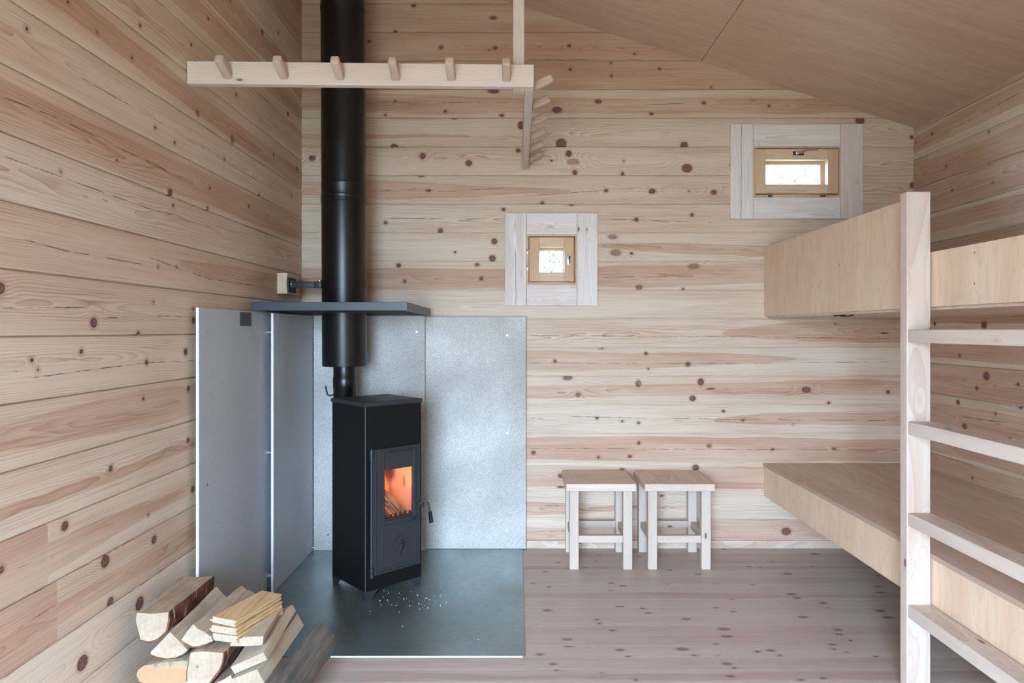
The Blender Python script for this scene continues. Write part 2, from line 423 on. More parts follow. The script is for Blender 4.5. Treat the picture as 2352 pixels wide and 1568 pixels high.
back_knots += kb(1200, 700, .3762, [(485,268,12,6),(754,296,10,9),(198,343,8,8),(1010,362,14,12),(768,390,5,5),(275,445,28,14,.8),(340,547,15,12,.8),
 (708,480,16,20,.8),(1089,470,18,20),(1039,570,19,16),(1150,512,26,5),(1733,518,26,17),(2232,532,10,10),(1870,598,10,8),(1227,648,10,7),
 (455,691,8,8),(709,720,8,7),(711,843,8,8),(1140,861,13,11,.8),(67,902,12,11),(463,930,8,7),(1902,878,10,6),(1528,882,8,6),(1057,993,19,17),
 (233,1043,14,12),(608,1003,14,6),(235,1112,22,6),(1610,1382,28,22),(1913,116,8,4),(2210,172,25,5),(850,1165,12,5)])
back_knots += kb(1200, 0, .3827, [(281,275,10,9),(672,323,7,6),(530,376,8,7),(287,417,9,8),(823,413,9,8),(534,455,8,8),(1132,524,7,6),(1479,636,8,6),(2026,723,26,20)])
back_knots += kb(0, 0, 1, [(950,13,5,4),(908,72,4,3),(1013,109,5,4),(1137,110,5,4),(848,95,4,3),(717,363,7,6),(2094,315,4,4),(2097,425,7,7),(1133,41,8,4)])
def ck(*pts): return [(P(x, y, YB).x, P(x, y, YB).z) for x, y in pts]
back_cracks = [ck((845,237),(1170,235)), ck((1476,241),(1580,237)), ck((1640,232),(1880,228)), ck((845,441),(960,433)), ck((1000,441),(1180,430)),
 ck((1200,450),(1475,431)), ck((845,501),(1155,503)), ck((1375,502),(1590,509)), ck((1210,770),(1700,773),(2080,778)),
 ck((1210,833),(1600,835),(2080,830)), ck((1210,960),(1255,962)), ck((1305,956),(1480,960),(1700,963),(2080,966)),
 ck((1210,1029),(1500,1031),(2080,1033)), ck((1210,1160),(1320,1160)), ck((1210,1222),(1330,1217)), ck((1210,136.5),(1480,137)), ck((695,440),(740,438))]
WIN1 = (1209, 1326, 538, 654); WIN2 = (1730, 1931, 336, 453)     # clear openings between the casings, in photo pixels on the wall
def hole(w, g=8):
    a = P(w[0]-g, w[3]+g, YB); b = P(w[1]+g, w[2]-g, YB); return (a.x, b.x, a.z, b.z)
z_back = [k*LH for k in range(0, 22)]
plank_field('wall_back', np.arange(XL-.031, XR+.034, .0062), z_back, LH, PROF, lambda u, z, d: (u, YB+d, z), back_knots, back_cracks,
            [hole(WIN1), hole(WIN2)], lambda u, z: z < ceilz(u)+.02, M_log, 11, heart_p=.0, extra=.12, tapers=[(k_, P(a_, 0, YB).x, P(b_, 0, YB).x, r_) for k_, a_, b_, r_ in
            ((7, 1660, 2000, .068), (6, 1830, 1208, .060), (12, 1310, 880, .050), (3, 9, 9, .072), (4, 1640, 2067, .05), (2, 9, 9, .066), (9, 9, 9, .060),
             (15, 9, 9, .052), (1, 1600, 1208, .04), (14, 1080, 860, .022), (0, 9, 9, .06), (10, 1370, 1560, .035), (5, 2200, 2000, .04))], segs=[(k, XL-.1, XR+.1, 1.0, -.02) for k in range(16, 22)])

def kl(ox, oy, s, items, X=XL):
    out = []
    for it in items:
        x, y, r = it[:3]; st = it[3] if len(it) > 3 else 1
        x, y = ox+x*s, oy+y*s; Y = F*X/(x-CX); k = s*Y/F
        out.append((Y, H0-(y-CY)*Y/F, max(r*k*1.05, .004), max(r*k*.95, .004), st))
    return out
left_knots = kl(0, 0, .3444, [(452,12,12),(180,193,14),(648,215,8),(880,385,11),(935,170,13),(1388,125,10),(1275,298,11),(1318,755,22,.6),(1550,930,26,.6),
 (1165,950,10),(1135,1285,26),(780,1068,6),(405,1145,7),(1400,1255,11),(1385,1388,13),(1498,1060,10),(1155,1370,10),(1730,1300,10),(1920,760,15),
 (1825,1035,9),(1980,1125,13),(1855,220,10),(1750,215,18),(1535,5,8),(1660,1375,12),(1945,1303,8)])
left_knots += kl(0, 540, .357, [(0,340,40),(603,563,32),(890,637,20),(987,430,8),(523,748,16),(204,804,15),(943,818,17),(1195,750,22),(1245,547,20),
 (923,1052,12),(1213,985,17),(1210,1318,15),(712,1500,20),(1018,203,8),(1135,205,8),(243,865,6)])
left_knots += kl(0, 900, .4259, [(350,722,26),(568,912,34),(831,795,22),(595,1132,26),(753,1140,36),(445,1460,42),(5,960,20),(1040,524,17),(799,663,7)])
def cl(*pts):
    o = []
    for x, y in pts:
        Y = F*XL/(x-CX); o.append((Y, H0-(y-CY)*Y/F))
    return o
left_cracks = [cl((0,708),(110,706),(200,706)), cl((235,731),(320,725),(420,727)), cl((0,855),(60,851)), cl((65,869),(200,850),(330,833),(450,828)),
 cl((0,220),(130,270),(300,352),(440,420)), cl((0,355),(150,410),(330,475),(400,495)), cl((50,548),(150,576),(330,607)), cl((340,590),(480,640),(580,655)),
 cl((35,1307),(100,1280)), cl((0,1470),(130,1388)), cl((180,175),(400,300),(600,420))]
z_left = [(k-.5)*LH for k in range(0, 23)]
def logi(z): return int(z/LH+.5)
def uy(x, X=XL): return F*X/(x-CX)
YF = FY
us_left = np.concatenate([np.arange(YF-.03, 1.45, .03), np.arange(1.45, YB+.034, .0062)])
zA = H0-(1420-CY)*uy(60)/F; zB = H0-(1290-CY)*uy(60)/F
plank_field('wall_left', us_left, z_left, LH, PROF, lambda u, z, d: (XL-d, u, z), left_knots, left_cracks, [], lambda u, z: (z > -.02) & (z < ceilz(XL)+.02),
            M_log, 23, heart_p=.12, extra=.08, tapers=[(k_, 0, 0, r_) for k_, r_ in ((11, .066), (13, .05), (15, .055), (16, .07), (18, .08), (19, .08), (20, .08), (5, .022), (3, .03))]+[(9, 2.6, 3.8, .055)], segs=[(logi(zA), YF, uy(133), 1.1, -.02), (logi(zB), YF, uy(113), -.2, -.004)])  # reddish heartwood logs; the upper ones also paint in the dimmer light up there
right_knots = kl(2060, 150, .2871, [(735,530,10),(393,808,8),(442,1000,10),(768,935,8),(738,787,6),(152,620,7)], XR)
right_knots += kl(1740, 700, .5533, [(940,83,15),(950,295,17),(910,345,8),(832,404,10),(735,78,7),(839,210,6),(988,452,5),(860,505,13),(1048,555,6),(892,718,5),(1090,422,10)], XR)
def cr(*pts):
    o = []
    for x, y in pts:
        Y = F*XR/(x-CX); o.append((Y, H0-(y-CY)*Y/F))
    return sorted(o)
right_cracks = [cr((2100,343),(2200,290),(2352,208)), cr((2140,727),(2340,715)), cr((2140,948),(2352,975))]
us_right = np.concatenate([np.arange(YF-.03, 2.95, .03), np.arange(2.95, YB+.034, .0062)])
zC = H0-(385-CY)*uy(2110, XR)/F
plank_field('wall_right', us_right, z_left, LH, PROF, lambda u, z, d: (XR+d, u, z), right_knots, right_cracks, [], lambda u, z: (z > -.02) & (z < ceilz(XR)+.02),
            M_log, 37, heart_p=1, extra=.25, tapers=[(k_, 0, 0, .09-.02*(k_ % 3)) for k_ in range(3, 16)], segs=[(logi(zC), uy(2131, XR), YB+.02, .9, -.02)])
# wall behind the camera, with the open doorway
plank_field('wall_front', np.arange(XL-.03, XR+.03, .03), z_back, LH, PROF, lambda u, z, d: (u, YF-d, z), [], [], [DOOR], lambda u, z: z < ceilz(u)+.02,
            M_log, 51, dv=.02, heart_p=.6, extra=0)

# floor boards run across the room (along X)
FW = .0975
def kf(items):
    out = []
    for x, y, r in items:
        px, py = 1200+x*.3827, 1230+y*.3827; Y = F*H0/(py-CY)
        ru = r*.3827*Y/F*.95; out.append(((px-CX)*Y/F, Y, max(ru, .008), max(ru*.55, .006), .75))
    return out
floor_knots = kf([(375,190,15),(215,160,12),(135,215,10),(603,300,20),(62,287,15),(160,307,14),(533,285,16),(150,448,25),(447,503,15),(460,527,8),(540,568,18),
 (270,622,28),(275,663,25),(585,685,26),(635,725,13),(105,712,25),(187,770,22),(203,805,14),(885,205,12),(1055,230,18),(870,290,8),(985,500,24),(755,463,20),
 (585,427,28),(1158,290,16),(1380,292,10),(1360,185,14),(1590,228,26),(1497,155,12),(1650,373,22),(1615,350,28),(1255,381,15),(1160,430,16),(1210,560,32),
 (1225,603,34),(1265,455,14),(1162,650,12),(960,680,36),(1030,717,16),(1228,768,28),(1270,793,15),(1245,843,25),(1685,487,28),(1830,430,16),(1805,403,20),
 (1895,563,22),(1900,592,22),(1860,653,22),(1870,680,10),(1490,688,25),(1545,717,12),(2120,725,15),(2150,340,22),(2135,240,16),(2135,305,20),(2145,450,28),
 (2195,490,28),(1670,865,18),(1805,855,20),(680,865,12),(1740,185,14),(1760,110,30),(700,125,10)])
nfl = int((YB-YF)/FW)+1; y_floor = [YB+.004-(nfl-k)*FW for k in range(nfl)]
plank_field('floor', np.concatenate([np.arange(XL-.02, XR+.03, .007)]), y_floor, FW, [(0, .0010), (.0004, 0)],
            lambda u, z, d: (u, z, -d), floor_knots, [], [], None, M_floor, 71, dv=.0065, heart_p=.3, extra=.3, smooth=False)
bm = B(XL-.3, XR+.3, YF-.3, YB+.3, -.12, -.02, 0); tag(obj('floor_slab', bm, M_gap), kind='structure')

for (x, y, lab) in ((1370, 1289, 'tiny black tally mark on the floor under the left stool'), (1402, 1356, 'tiny black tally mark on the floor in front of the left stool')):
    Y = F*H0/(y-CY); X = (x-CX)*Y/F; bm = bmesh.new()
    for k in range(3): box(bm, X-.007+k*.006, X-.0055+k*.006, Y-.010+.002*k, Y+.008+.002*k, 0, .0004)
    tag(obj('tally_mark', bm, M_hole), lab, 'floor mark', 'tally marks on the floor')
# ceiling: sloping birch plywood sheets with open joints
bm = bmesh.new()
ang = math.atan(.31)
for a, b in ((XL-.05, -.1055), (-.1015, 1.0948), (1.0988, XR+.05)):
    vs = []
    for x in (a, b):
        for y in (YF-.02, YB+.02):
            for dz in (0, .02): vs.append(bm.verts.new((x, y, ceilz(x)+dz)))
    for f in ((0, 1, 3, 2), (4, 6, 7, 5), (0, 2, 6, 4), (1, 5, 7, 3), (0, 4, 5, 1), (2, 3, 7, 6)): bm.faces.new([vs[i] for i in f])
tag(obj('ceiling', bm, M_plyceil), kind='structure')
bm = bmesh.new()
vs = [bm.verts.new((x, y, ceilz(x)+dz)) for x in (XL-.2, XR+.2) for y in (YF-.3, YB+.25) for dz in (.024, .12)]
for f in ((0, 1, 3, 2), (4, 6, 7, 5), (0, 2, 6, 4), (1, 5, 7, 3), (0, 4, 5, 1), (2, 3, 7, 6)): bm.faces.new([vs[i] for i in f])
tag(obj('roof', bm, M_gap), kind='structure')
tag(obj('baseboard_back', B(.056, XR, YB-.014, YB+.004, 0, .047, .003), pine('skirting_pine', 0, (216, 198, 178), (206, 178, 160), (178, 140, 120), .08)), kind='structure')

# ------------------------------------------------------------------ windows in the back wall
def window(nm, w, outer, sash, opening, oo, hinges, handle):
    """all tuples in photo pixels on the wall plane: w clear opening, outer casing outline, sash outline, sash opening, oo: outer sash opening (metres at Y 4.2)"""
    root = empty(nm, (P(*[(w[0]+w[1])/2, w[3]], YB).x, YB, P(w[0], w[3], YB).z)); root['kind'] = 'structure'
    o0 = root.location.copy()
    def bx(name, x0, x1, y0, y1, ya, yb, mat, yref=None, par=root, bev=.002):
        Yr = yref or ya
        a = P(x0, y1, Yr); b = P(x1, y0, Yr)
        c = Vector(((a.x+b.x)/2, (ya+yb)/2, (a.z+b.z)/2))
        bm = B(a.x-c.x, b.x-c.x, ya-c.y, yb-c.y, a.z-c.z, b.z-c.z, bev)
        o = obj(name, bm, mat, par); o.location = c-o0 if par is root else c-o0-par.location
        return o
    yc = YB-.021
    bx('casing_board', outer[0], w[0], outer[2], outer[3], yc, YB+.001, M_tz)
    bx('casing_board', w[1], outer[1], outer[2], outer[3], yc, YB+.001, M_tz)
    bx('casing_board', w[0]+.6, w[1]-.6, outer[2], w[2], yc, YB+.001, M_tx)
    bx('casing_board', w[0]+.6, w[1]-.6, w[3], outer[3], yc, YB+.001, M_tx)
    # long drying crack down the left casing board
    bm = bmesh.new(); rr = random.Random(len(nm)+int(outer[0])); yy = outer[2]+ (.0 if outer[0] > 1500 else .42)*(outer[3]-outer[2]); xx = outer[0]+.50*(w[0]-outer[0])
    prev = None
    while yy < outer[3]-.5:
        ny = min(yy+14, outer[3]-.3); nx = xx+rr.uniform(-.7, .7); q0, q1 = P(xx, yy, yc), P(nx, ny, yc); wd = .0011
        vs = [bm.verts.new(v-o0+Vector((dx, -.0003, 0))) for v, dx in ((q0, -wd), (q0, wd), (q1, wd), (q1, -wd))]; bm.faces.new(vs); xx, yy = nx, ny
    obj('drying_crack', bm, M_gap, root)
    # small nail heads in the casing
    xm = [w[0]-6, w[1]+6]; ym = [w[2]+.14*(w[3]-w[2]), w[2]+.86*(w[3]-w[2])]
    pts = [(x, y) for x in xm for y in ym]+[(x, y) for x in (w[0]+13, w[1]-13) for y in (w[2]-6, w[3]+5)]
    for x, y in pts:
        bm = bmesh.new(); p = P(x, y, yc)-o0; cyl(bm, p+Vector((0, -.0006, 0)), p+Vector((0, .002, 0)), .0018, seg=10)
        obj('nail', bm, M_dark, root)
    # lining
    a, b = P(w[0]-4, w[3]+4, YB), P(w[1]+4, w[2]-4, YB); t = .012
    ia, ib = P(w[0], w[3], YB), P(w[1], w[2], YB)
    bm = bmesh.new()
    box(bm, a.x-.02, ia.x+t, YB-.004, YB+.17, a.z-.02, b.z+.02, .001); box(bm, ib.x-t, b.x+.02, YB-.004, YB+.17, a.z-.02, b.z+.02, .001)
    box(bm, ia.x+t, ib.x-t, YB-.004, YB+.17, ib.z-t, b.z+.02, .001); box(bm, ia.x+t, ib.x-t, YB-.004, YB+.17, a.z-.02, ia.z+t, .001)
    bmesh.ops.translate(bm, verts=bm.verts, vec=-o0)
    obj('window_frame', bm, M_sz, root)
    # opening sash
    y0, y1 = YB-.012, YB+.03
    sr = empty('sash'); sr.parent = root
    sr['kind'] = 'structure'
    def sx(name, x0, x1, yy0, yy1, mat):
        a_ = P(x0, yy1, y0); b_ = P(x1, yy0, y0); c = Vector(((a_.x+b_.x)/2, (y0+y1)/2, (a_.z+b_.z)/2))
        o = obj(name, B(a_.x-c.x, b_.x-c.x, y0-c.y, y1-c.y, a_.z-c.z, b_.z-c.z, .0025), mat, sr); o.location = c-o0
    sx('stile', sash[0], opening[0], sash[2], sash[3], M_sz); sx('stile', opening[1], sash[1], sash[2], sash[3], M_sz)
    sx('rail', opening[0], opening[1], sash[2], opening[2], M_sx); sx('rail', opening[0], opening[1], opening[3], sash[3], M_sx)
    # outer sash with the pane
    bm = bmesh.new(); Y0, Y1 = YB+.085, YB+.125
    X0, X1, Z0, Z1 = ia.x+t, ib.x-t, ia.z+t, ib.z-t
    box(bm, X0, oo[0], Y0, Y1, Z0, Z1, .002); box(bm, oo[1], X1, Y0, Y1, Z0, Z1, .002)
    box(bm, oo[0], oo[1], Y0, Y1, oo[3], Z1, .002); box(bm, oo[0], oo[1], Y0, Y1, Z0, oo[2], .002)
    bmesh.ops.translate(bm, verts=bm.verts, vec=-o0)
    obj('outer_sash', bm, M_sx, root)
    bm = B(oo[0]-.005, oo[1]+.005, Y1-.01, Y1-.006, oo[2]-.005, oo[3]+.005, 0); bmesh.ops.translate(bm, verts=bm.verts, vec=-o0)
    obj('pane', bm, M_glass, root)
    for (x, y, vert) in hinges:
        p = P(x, y, y0)-o0; bm = bmesh.new()
        if vert:
            box(bm, p.x-.0075, p.x+.0075, p.y-.003, p.y+.006, p.z-.013, p.z+.013, .001); cyl(bm, p+Vector((0, -.003, -.012)), p+Vector((0, -.003, .012)), .004, seg=12)
        else:
            box(bm, p.x-.015, p.x+.015, p.y-.003, p.y+.006, p.z-.009, p.z+.007, .001, mi=1); cyl(bm, p+Vector((-.013, -.004, 0)), p+Vector((.013, -.004, 0)), .0045, seg=12)
        obj('hinge', bm, [M_chrome, M_dark], root, True)
    hx, hy, vert = handle
    p = P(hx, hy, y0)-o0; bm = bmesh.new()
    if vert:
        box(bm, p.x-.012, p.x+.012, p.y-.004, p.y, p.z-.032, p.z+.032, .0015)
        cyl(bm, p+Vector((0, -.012, .0)), p, .010, seg=16)
        for dz in (-.024, .024): cyl(bm, p+Vector((.003, -.0055, dz)), p+Vector((.003, 0, dz)), .0045, seg=10)
        box(bm, p.x-.005, p.x+.006, p.y-.018, p.y-.011, p.z-.028, p.z+.018, .002, mi=1)
    else:
        box(bm, p.x-.034, p.x+.034, p.y-.004, p.y, p.z-.013, p.z+.012, .0015, mi=1)
        cyl(bm, p+Vector((-.01, -.014, 0)), p+Vector((-.01, 0, 0)), .010, seg=16)
        tube(bm, [p+Vector(v) for v in ((-.014, -.016, -.006), (.02, -.02, .006), (.05, -.022, .014), (.105, -.022, .017))], .0065, 10)
        for dx in (-.026, .026): cyl(bm, p+Vector((dx, -.0055, 0)), p+Vector((dx, 0, 0)), .004, seg=10)
    obj('window_handle', bm, [M_chrome, M_dark], root, True)
    return root
window('window_1', WIN1, (1160, 1373, 489, 702), (1216, 1318, 545, 646), (1239, 1296, 567, 625), (.115, .276, 1.638, 1.784),
       [(1212.5, 578, 1), (1212.5, 615, 1)], (1307.5, 595, 1))
window('window_2', WIN2, (1678, 1982, 285, 502), (1736, 1926, 342, 444), (1759, 1902, 366, 423), (1.50, 1.848, 2.16, 2.309),
       [(1768, 448, 0), (1890, 448, 0)], (1833, 352, 0))

# ------------------------------------------------------------------ heat shield and floor sheet
def screw(bm, p, n, r=.0028):
    p, n = Vector(p), Vector(n); cyl(bm, p, p+n*.0018, r, r*.7, 12); cyl(bm, p-n*.0005, p+n*.0004, r*1.9, seg=14)
def board(name, x0, x1, y0, y1, z0, z1, mat, label, screws, n, spacers, core=True):
    o0 = Vector(((x0+x1)/2, (y0+y1)/2, z0)); root = empty(name, o0)
    tag(root, label, 'heat shield board')
    def ob(nm, bm, m, sm=False): bmesh.ops.translate(bm, verts=bm.verts, vec=-o0); return obj(nm, bm, m, root, sm)
    e = .0008; bm = bmesh.new(); n = Vector(n)
    # faces of zinc-coloured skin over a white core
    t = .0025
    if abs(n.x) > .5: box(bm, x1-t, x1, y0+e, y1-e, z0+e, z1-e, .0004)
    else: box(bm, x0+e, x1-e, y0, y0+t, z0+e, z1-e, .0004)
    ob('board_face', bm, mat)
    bm = bmesh.new()
    if abs(n.x) > .5: box(bm, x0, x1-t, y0, y1, z0, z1, .0005)
    else: box(bm, x0, x1, y0+t, y1, z0, z1, .0005)
    ob('board_core', bm, M_white if core else mat)
    for s in screws:
        bm = bmesh.new(); screw(bm, s, n); ob('screw', bm, M_chrome, True)
    for a, b in spacers:
        bm = bmesh.new(); cyl(bm, a, b, .013, seg=20); ob('spacer', bm, M_chrome, True)
ZP = 1.384; zb = .0062
board('heat_shield_board', -1.257, -1.245, 2.67, 3.57, zb, ZP+.004, M_galvside, 'grey cement board with a small printed label, nearest the firewood along the left wall',
      [(-1.245, 2.74, 1.29), (-1.245, 3.3, 1.29), (-1.245, 2.74, .68), (-1.245, 3.3, .07)], (1, 0, 0), [((XL+.003, y, z), (-1.257, y, z)) for y in (2.76, 3.47) for z in (.09, .69, 1.29)])
board('heat_shield_board', -1.212, -1.200, 3.361, 4.010, zb, ZP, M_galvside, 'narrow grey cement board on spacers in the corner, left of the stove',
      [(-1.2, 3.43, 1.29), (-1.2, 3.92, 1.29), (-1.2, 3.43, .68), (-1.2, 3.92, .68), (-1.2, 3.43, .07), (-1.2, 3.92, .07)], (1, 0, 0), [((-1.245, 3.41, z), (-1.212, 3.41, z)) for z in (.075, .69, 1.29)])
board('heat_shield_board', -1.196, -.543, 4.008, 4.020, zb, ZP, M_galv, 'pale zinc-coloured board standing directly behind the black stove',
      [(-1.15, 4.008, 1.29), (-.59, 4.008, 1.29), (-1.09, 4.008, .72), (-.59, 4.008, .72), (-1.11, 4.008, .10)], (0, -1, 0), [((-.57, 4.02, z), (-.57, YB-.003, z)) for z in (.09, .69, 1.29)]+[((-1.15, 4.02, z), (-1.15, YB-.003, z)) for z in (.09, 1.29)], core=False)
board('heat_shield_board', -.556, .052, 4.040, 4.052, zb, ZP-.006, M_galv, 'sparkling zinc-coloured board on the log wall right of the stove',
      [(-.06, 4.04, 1.27), (-.06, 4.04, .12), (-.06, 4.04, .69)], (0, -1, 0), [((x, 4.052, z), (x, YB-.003, z)) for x in (-.51, .02) for z in (.09, .69, 1.29)], core=False)
# printed label stuck on the first board
lr = empty('sticker', (-1.2446, 3.13, 1.35)); tag(lr, 'small dark grey printed sticker near the top of the labelled board', 'sticker')
obj('sticker_sheet', B(0, .0006, -.066, .066, -.032, .032, 0), plain('sticker_grey', srgb(92, 96, 100), .6), lr)
bm = bmesh.new(); rnd = random.Random(4)
for i in range(11):
    z = .026-i*.0048; y = -.058
    while y < .035:
        w = rnd.uniform(.006, .016); box(bm, .0006, .0009, y, min(y+w, .058), z, z+.002); y += w+.004
box(bm, .0006, .0009, .045, .055, -.026, -.012)
obj('printed_text', bm, plain('sticker_print', srgb(58, 60, 64), .6), lr)

fs = bmesh.new()
x0, x1, y0, y1 = -1.243, .033, 2.711, 4.036; c = .012
pts = [(x0, y0), (x1-c, y0), (x1-c*.3, y0+c*.3), (x1, y0+c), (x1, y1), (x0, y1)]
lo = [fs.verts.new((x, y, .0002)) for x, y in pts]; hi = [fs.verts.new((x+(0 if x < 0 else -.0015), y+(.0015 if y < 3 else 0), .0058)) for x, y in pts]
fs.faces.new(lo[::-1]); fs.faces.new(hi)
for i in range(len(pts)): fs.faces.new((lo[i], lo[(i+1) % len(pts)], hi[(i+1) % len(pts)], hi[i]))
tag(obj('floor_protection_sheet', fs, M_sheet), 'blue-grey steel sheet lying on the floor under the stove', 'floor sheet')
# ash and splinters on the sheet
bm = bmesh.new(); rnd = random.Random(8)
for i in range(70):
    x = -.50+rnd.gauss(0, .10); y = 3.27+rnd.gauss(0, .07); r = rnd.uniform(.0008, .003)
    if i > 48: x, y = rnd.uniform(-.95, -.1), rnd.uniform(2.8, 3.4); r *= .8
    cyl(bm, (x, y, .0058), (x+rnd.uniform(-.002, .002), y, .0058+r*.8), r, r*.5, 6)
tag(obj('ash_crumbs', bm, plain('ash', srgb(205, 205, 200), .8)), 'tiny pale ash crumbs scattered on the steel sheet by the stove', 'ash', kind='stuff')

# ------------------------------------------------------------------ stove
ST = empty('wood_stove', (-.716, 3.477, .0058), R(43.2))
tag(ST, 'tall black wood-burning stove with a lit fire behind glass on the steel sheet', 'stove')
h = .161; BZ = .045; TZ = .928; ft = .004
bm = bmesh.new()
fx = lambda s: s-h           # distance along the front face from its left corner
wx0, wx1, wz0, wz1 = fx(.060), fx(.285), .33, .70      # hole in the body behind the door
box(bm, -h, -h+ft, -h, h, BZ, TZ); box(bm, h-ft, h, -h, h, BZ, TZ); box(bm, -h+ft, h-ft, h-ft, h, BZ, TZ)
box(bm, -h+ft, h-ft, -h+ft, h-ft, BZ, BZ+ft); box(bm, -h+ft, h-ft, -h+ft, h-ft, TZ-ft, TZ)
box(bm, -h+ft, wx0, -h, -h+ft, BZ, TZ); box(bm, wx1, h-ft, -h, -h+ft, BZ, TZ)
box(bm, wx0, wx1, -h, -h+ft, BZ, wz0); box(bm, wx0, wx1, -h, -h+ft, wz1, TZ)
obj('stove_body', bm, M_black, ST)
bm = bmesh.new(); cyl(bm, (-h-.0003, -h-.0003, BZ), (-h-.0003, -h-.0003, TZ), .0016, seg=8)
obj('corner_seam', bm, plain('worn_steel_edge', (.18, .19, .2, 1), .35, .6), ST)
bm = bmesh.new(); box(bm, -h-.006, h+.006, -h-.006, h+.006, TZ, TZ+.020, .003); box(bm, -h+.02, h-.02, -h+.02, h-.02, TZ+.0198, TZ+.0212, .0006)
obj('stove_top', bm, M_cast, ST)
for sx_ in (-1, 1):
    for sy_ in (-1, 1):
        bm = bmesh.new()
        L1, L2 = .072, .040
        def ring_(L, z, e=0): return [bm.verts.new((sx_*x, sy_*y, z)) for x, y in ((h+e, h+e), (h-L, h+e), (h-L, h-.008), (h-.008, h-.008), (h-.008, h-L), (h+e, h-L))]
        a = ring_(L2*.75, 0, -.002); b = ring_(L1, BZ, 0)
        for i in range(6): bm.faces.new((a[i], a[(i+1) % 6], b[(i+1) % 6], b[i]))
        bm.faces.new(a[::-1]); bm.faces.new(b)
        obj('leg', bm, M_cast, ST)
# door (local frame: front is -Y)
D = empty('door'); D.parent = ST; yd = -h
def frame(bm, x0, x1, z0, z1, w, y0, y1, bev=.0015):
    box(bm, x0, x0+w, y0, y1, z0, z1, bev); box(bm, x1-w, x1, y0, y1, z0, z1, bev)
    box(bm, x0+w*.9, x1-w*.9, y0, y1, z1-w, z1, bev); box(bm, x0+w*.9, x1-w*.9, y0, y1, z0, z0+w, bev)
bm = bmesh.new()
dx0, dx1, dz0, dz1 = fx(.040), fx(.305), .118, .722
gx0, gx1, gz0, gz1 = fx(.098), fx(.262), .378, .614
box(bm, dx0, gx0, yd-.014, yd-.001, dz0, dz1, .002); box(bm, gx1, dx1, yd-.014, yd-.001, dz0, dz1, .002)
box(bm, gx0-.001, gx1+.001, yd-.0135, yd-.001, gz1, dz1, .001); box(bm, gx0-.001, gx1+.001, yd-.0135, yd-.001, dz0, gz0, .001)
frame(bm, dx0+.001, dx1-.001, dz0+.001, dz1-.001, .009, yd-.019, yd-.012)
frame(bm, fx(.083), fx(.278), .358, .712, .010, yd-.020, yd-.012)           # glass moulding
frame(bm, fx(.092), fx(.269), .368, .700, .005, yd-.017, yd-.012)
frame(bm, fx(.080), fx(.283), .140, .345, .0035, yd-.0165, yd-.012)
obj('door_plate', bm, M_cast, D)
for k in range(6):
    bm = bmesh.new(); x = fx(.128)+k*.022; cyl(bm, (x, yd-.0206, .7065), (x, yd-.0185, .7065), .0038, seg=14)
    obj('air_hole', bm, M_hole, D)
bm = B(gx0-.004, gx1+.004, yd-.009, yd-.005, gz0-.004, gz1+.004, 0); obj('glass_pane', bm, M_glass, D)
for x, z in ((fx(.110), .703), (fx(.260), .703), (fx(.276), .703), (fx(.110), .352), (fx(.260), .352), (fx(.276), .352)):
    bm = bmesh.new(); cyl(bm, (x, yd-.025, z), (x, yd-.012, z), .0062, .0075, seg=6)
    obj('clamp_bolt', bm, M_cast, D, True)
bm = bmesh.new(); cxd, czd = fx(.186), .237
cyl(bm, (cxd, yd-.018, czd), (cxd, yd-.012, czd), .043, seg=40); cyl(bm, (cxd, yd-.0195, czd), (cxd, yd-.0175, czd), .037, seg=40)
obj('air_dial', bm, M_cast, D, True)
bm = bmesh.new(); cyl(bm, (cxd, yd-.027, czd), (cxd, yd-.018, czd), .010, .008, seg=16)
box(bm, -.006, .006, -.03, -.019, -.048, .004, .002, M=Matrix.Translation((cxd, yd, czd)) @ Matrix.Rotation(R(20), 4, 'Y'))
obj('dial_lever', bm, M_cast, D, True)
bm = bmesh.new()
ap = [(cxd+.004+.03*math.cos(t)*.5, yd-.0199, czd+.022*math.sin(t)) for t in [R(a) for a in range(-80, 90, 20)]]
tube(bm, ap, .0035, 6); obj('dial_slot', bm, M_hole, D)
bm = bmesh.new(); hx = fx(.026)
cyl(bm, (hx, yd-.012, .14), (hx, yd-.012, .70), .0065, seg=14); cyl(bm, (hx+.011, yd-.008, .14), (hx+.011, yd-.008, .70), .005, seg=14)
obj('hinge_rod', bm, M_cast, D, True)
for z in (.138, .702):
    bm = bmesh.new()
    cyl(bm, (hx, yd-.013, z-.026), (hx, yd-.013, z-.004), .0105, seg=18); cyl(bm, (hx, yd-.013, z-.002), (hx, yd-.013, z+.020), .0105, seg=18)
    cyl(bm, (hx, yd-.013, z-.004), (hx, yd-.013, z+.026), .006, seg=12); box(bm, hx-.002, hx+.02, yd-.014, yd-.004, z-.024, z+.018, .002)
    obj('hinge', bm, M_dark, D, True)
HD = empty('door_handle'); HD.parent = D
bm = bmesh.new(); px, pz = fx(.300), .425
cyl(bm, (px, yd-.026, pz), (px, yd-.004, pz), .009, seg=16)
tube(bm, [(px, yd-.024, pz-.004), (px+.008, yd-.034, pz+.010), (px+.018, yd-.044, pz+.014), (px+.026, yd-.052, pz+.004), (px+.031, yd-.056, pz-.018), (px+.035, yd-.058, pz-.044)], .0055, 10)
box(bm, px+.002, px+.014, yd-.040, yd-.020, pz-.022, pz+.006, .003)
obj('handle_arm', bm, M_cast, HD, True)
bm = bmesh.new(); cyl(bm, (px+.035, yd-.058, pz-.044), (px+.042, yd-.061, pz-.098), .0095, .0105, seg=20)
obj('handle_grip', bm, plain('black_bakelite', (.006, .006, .007, 1), .16), HD, True)
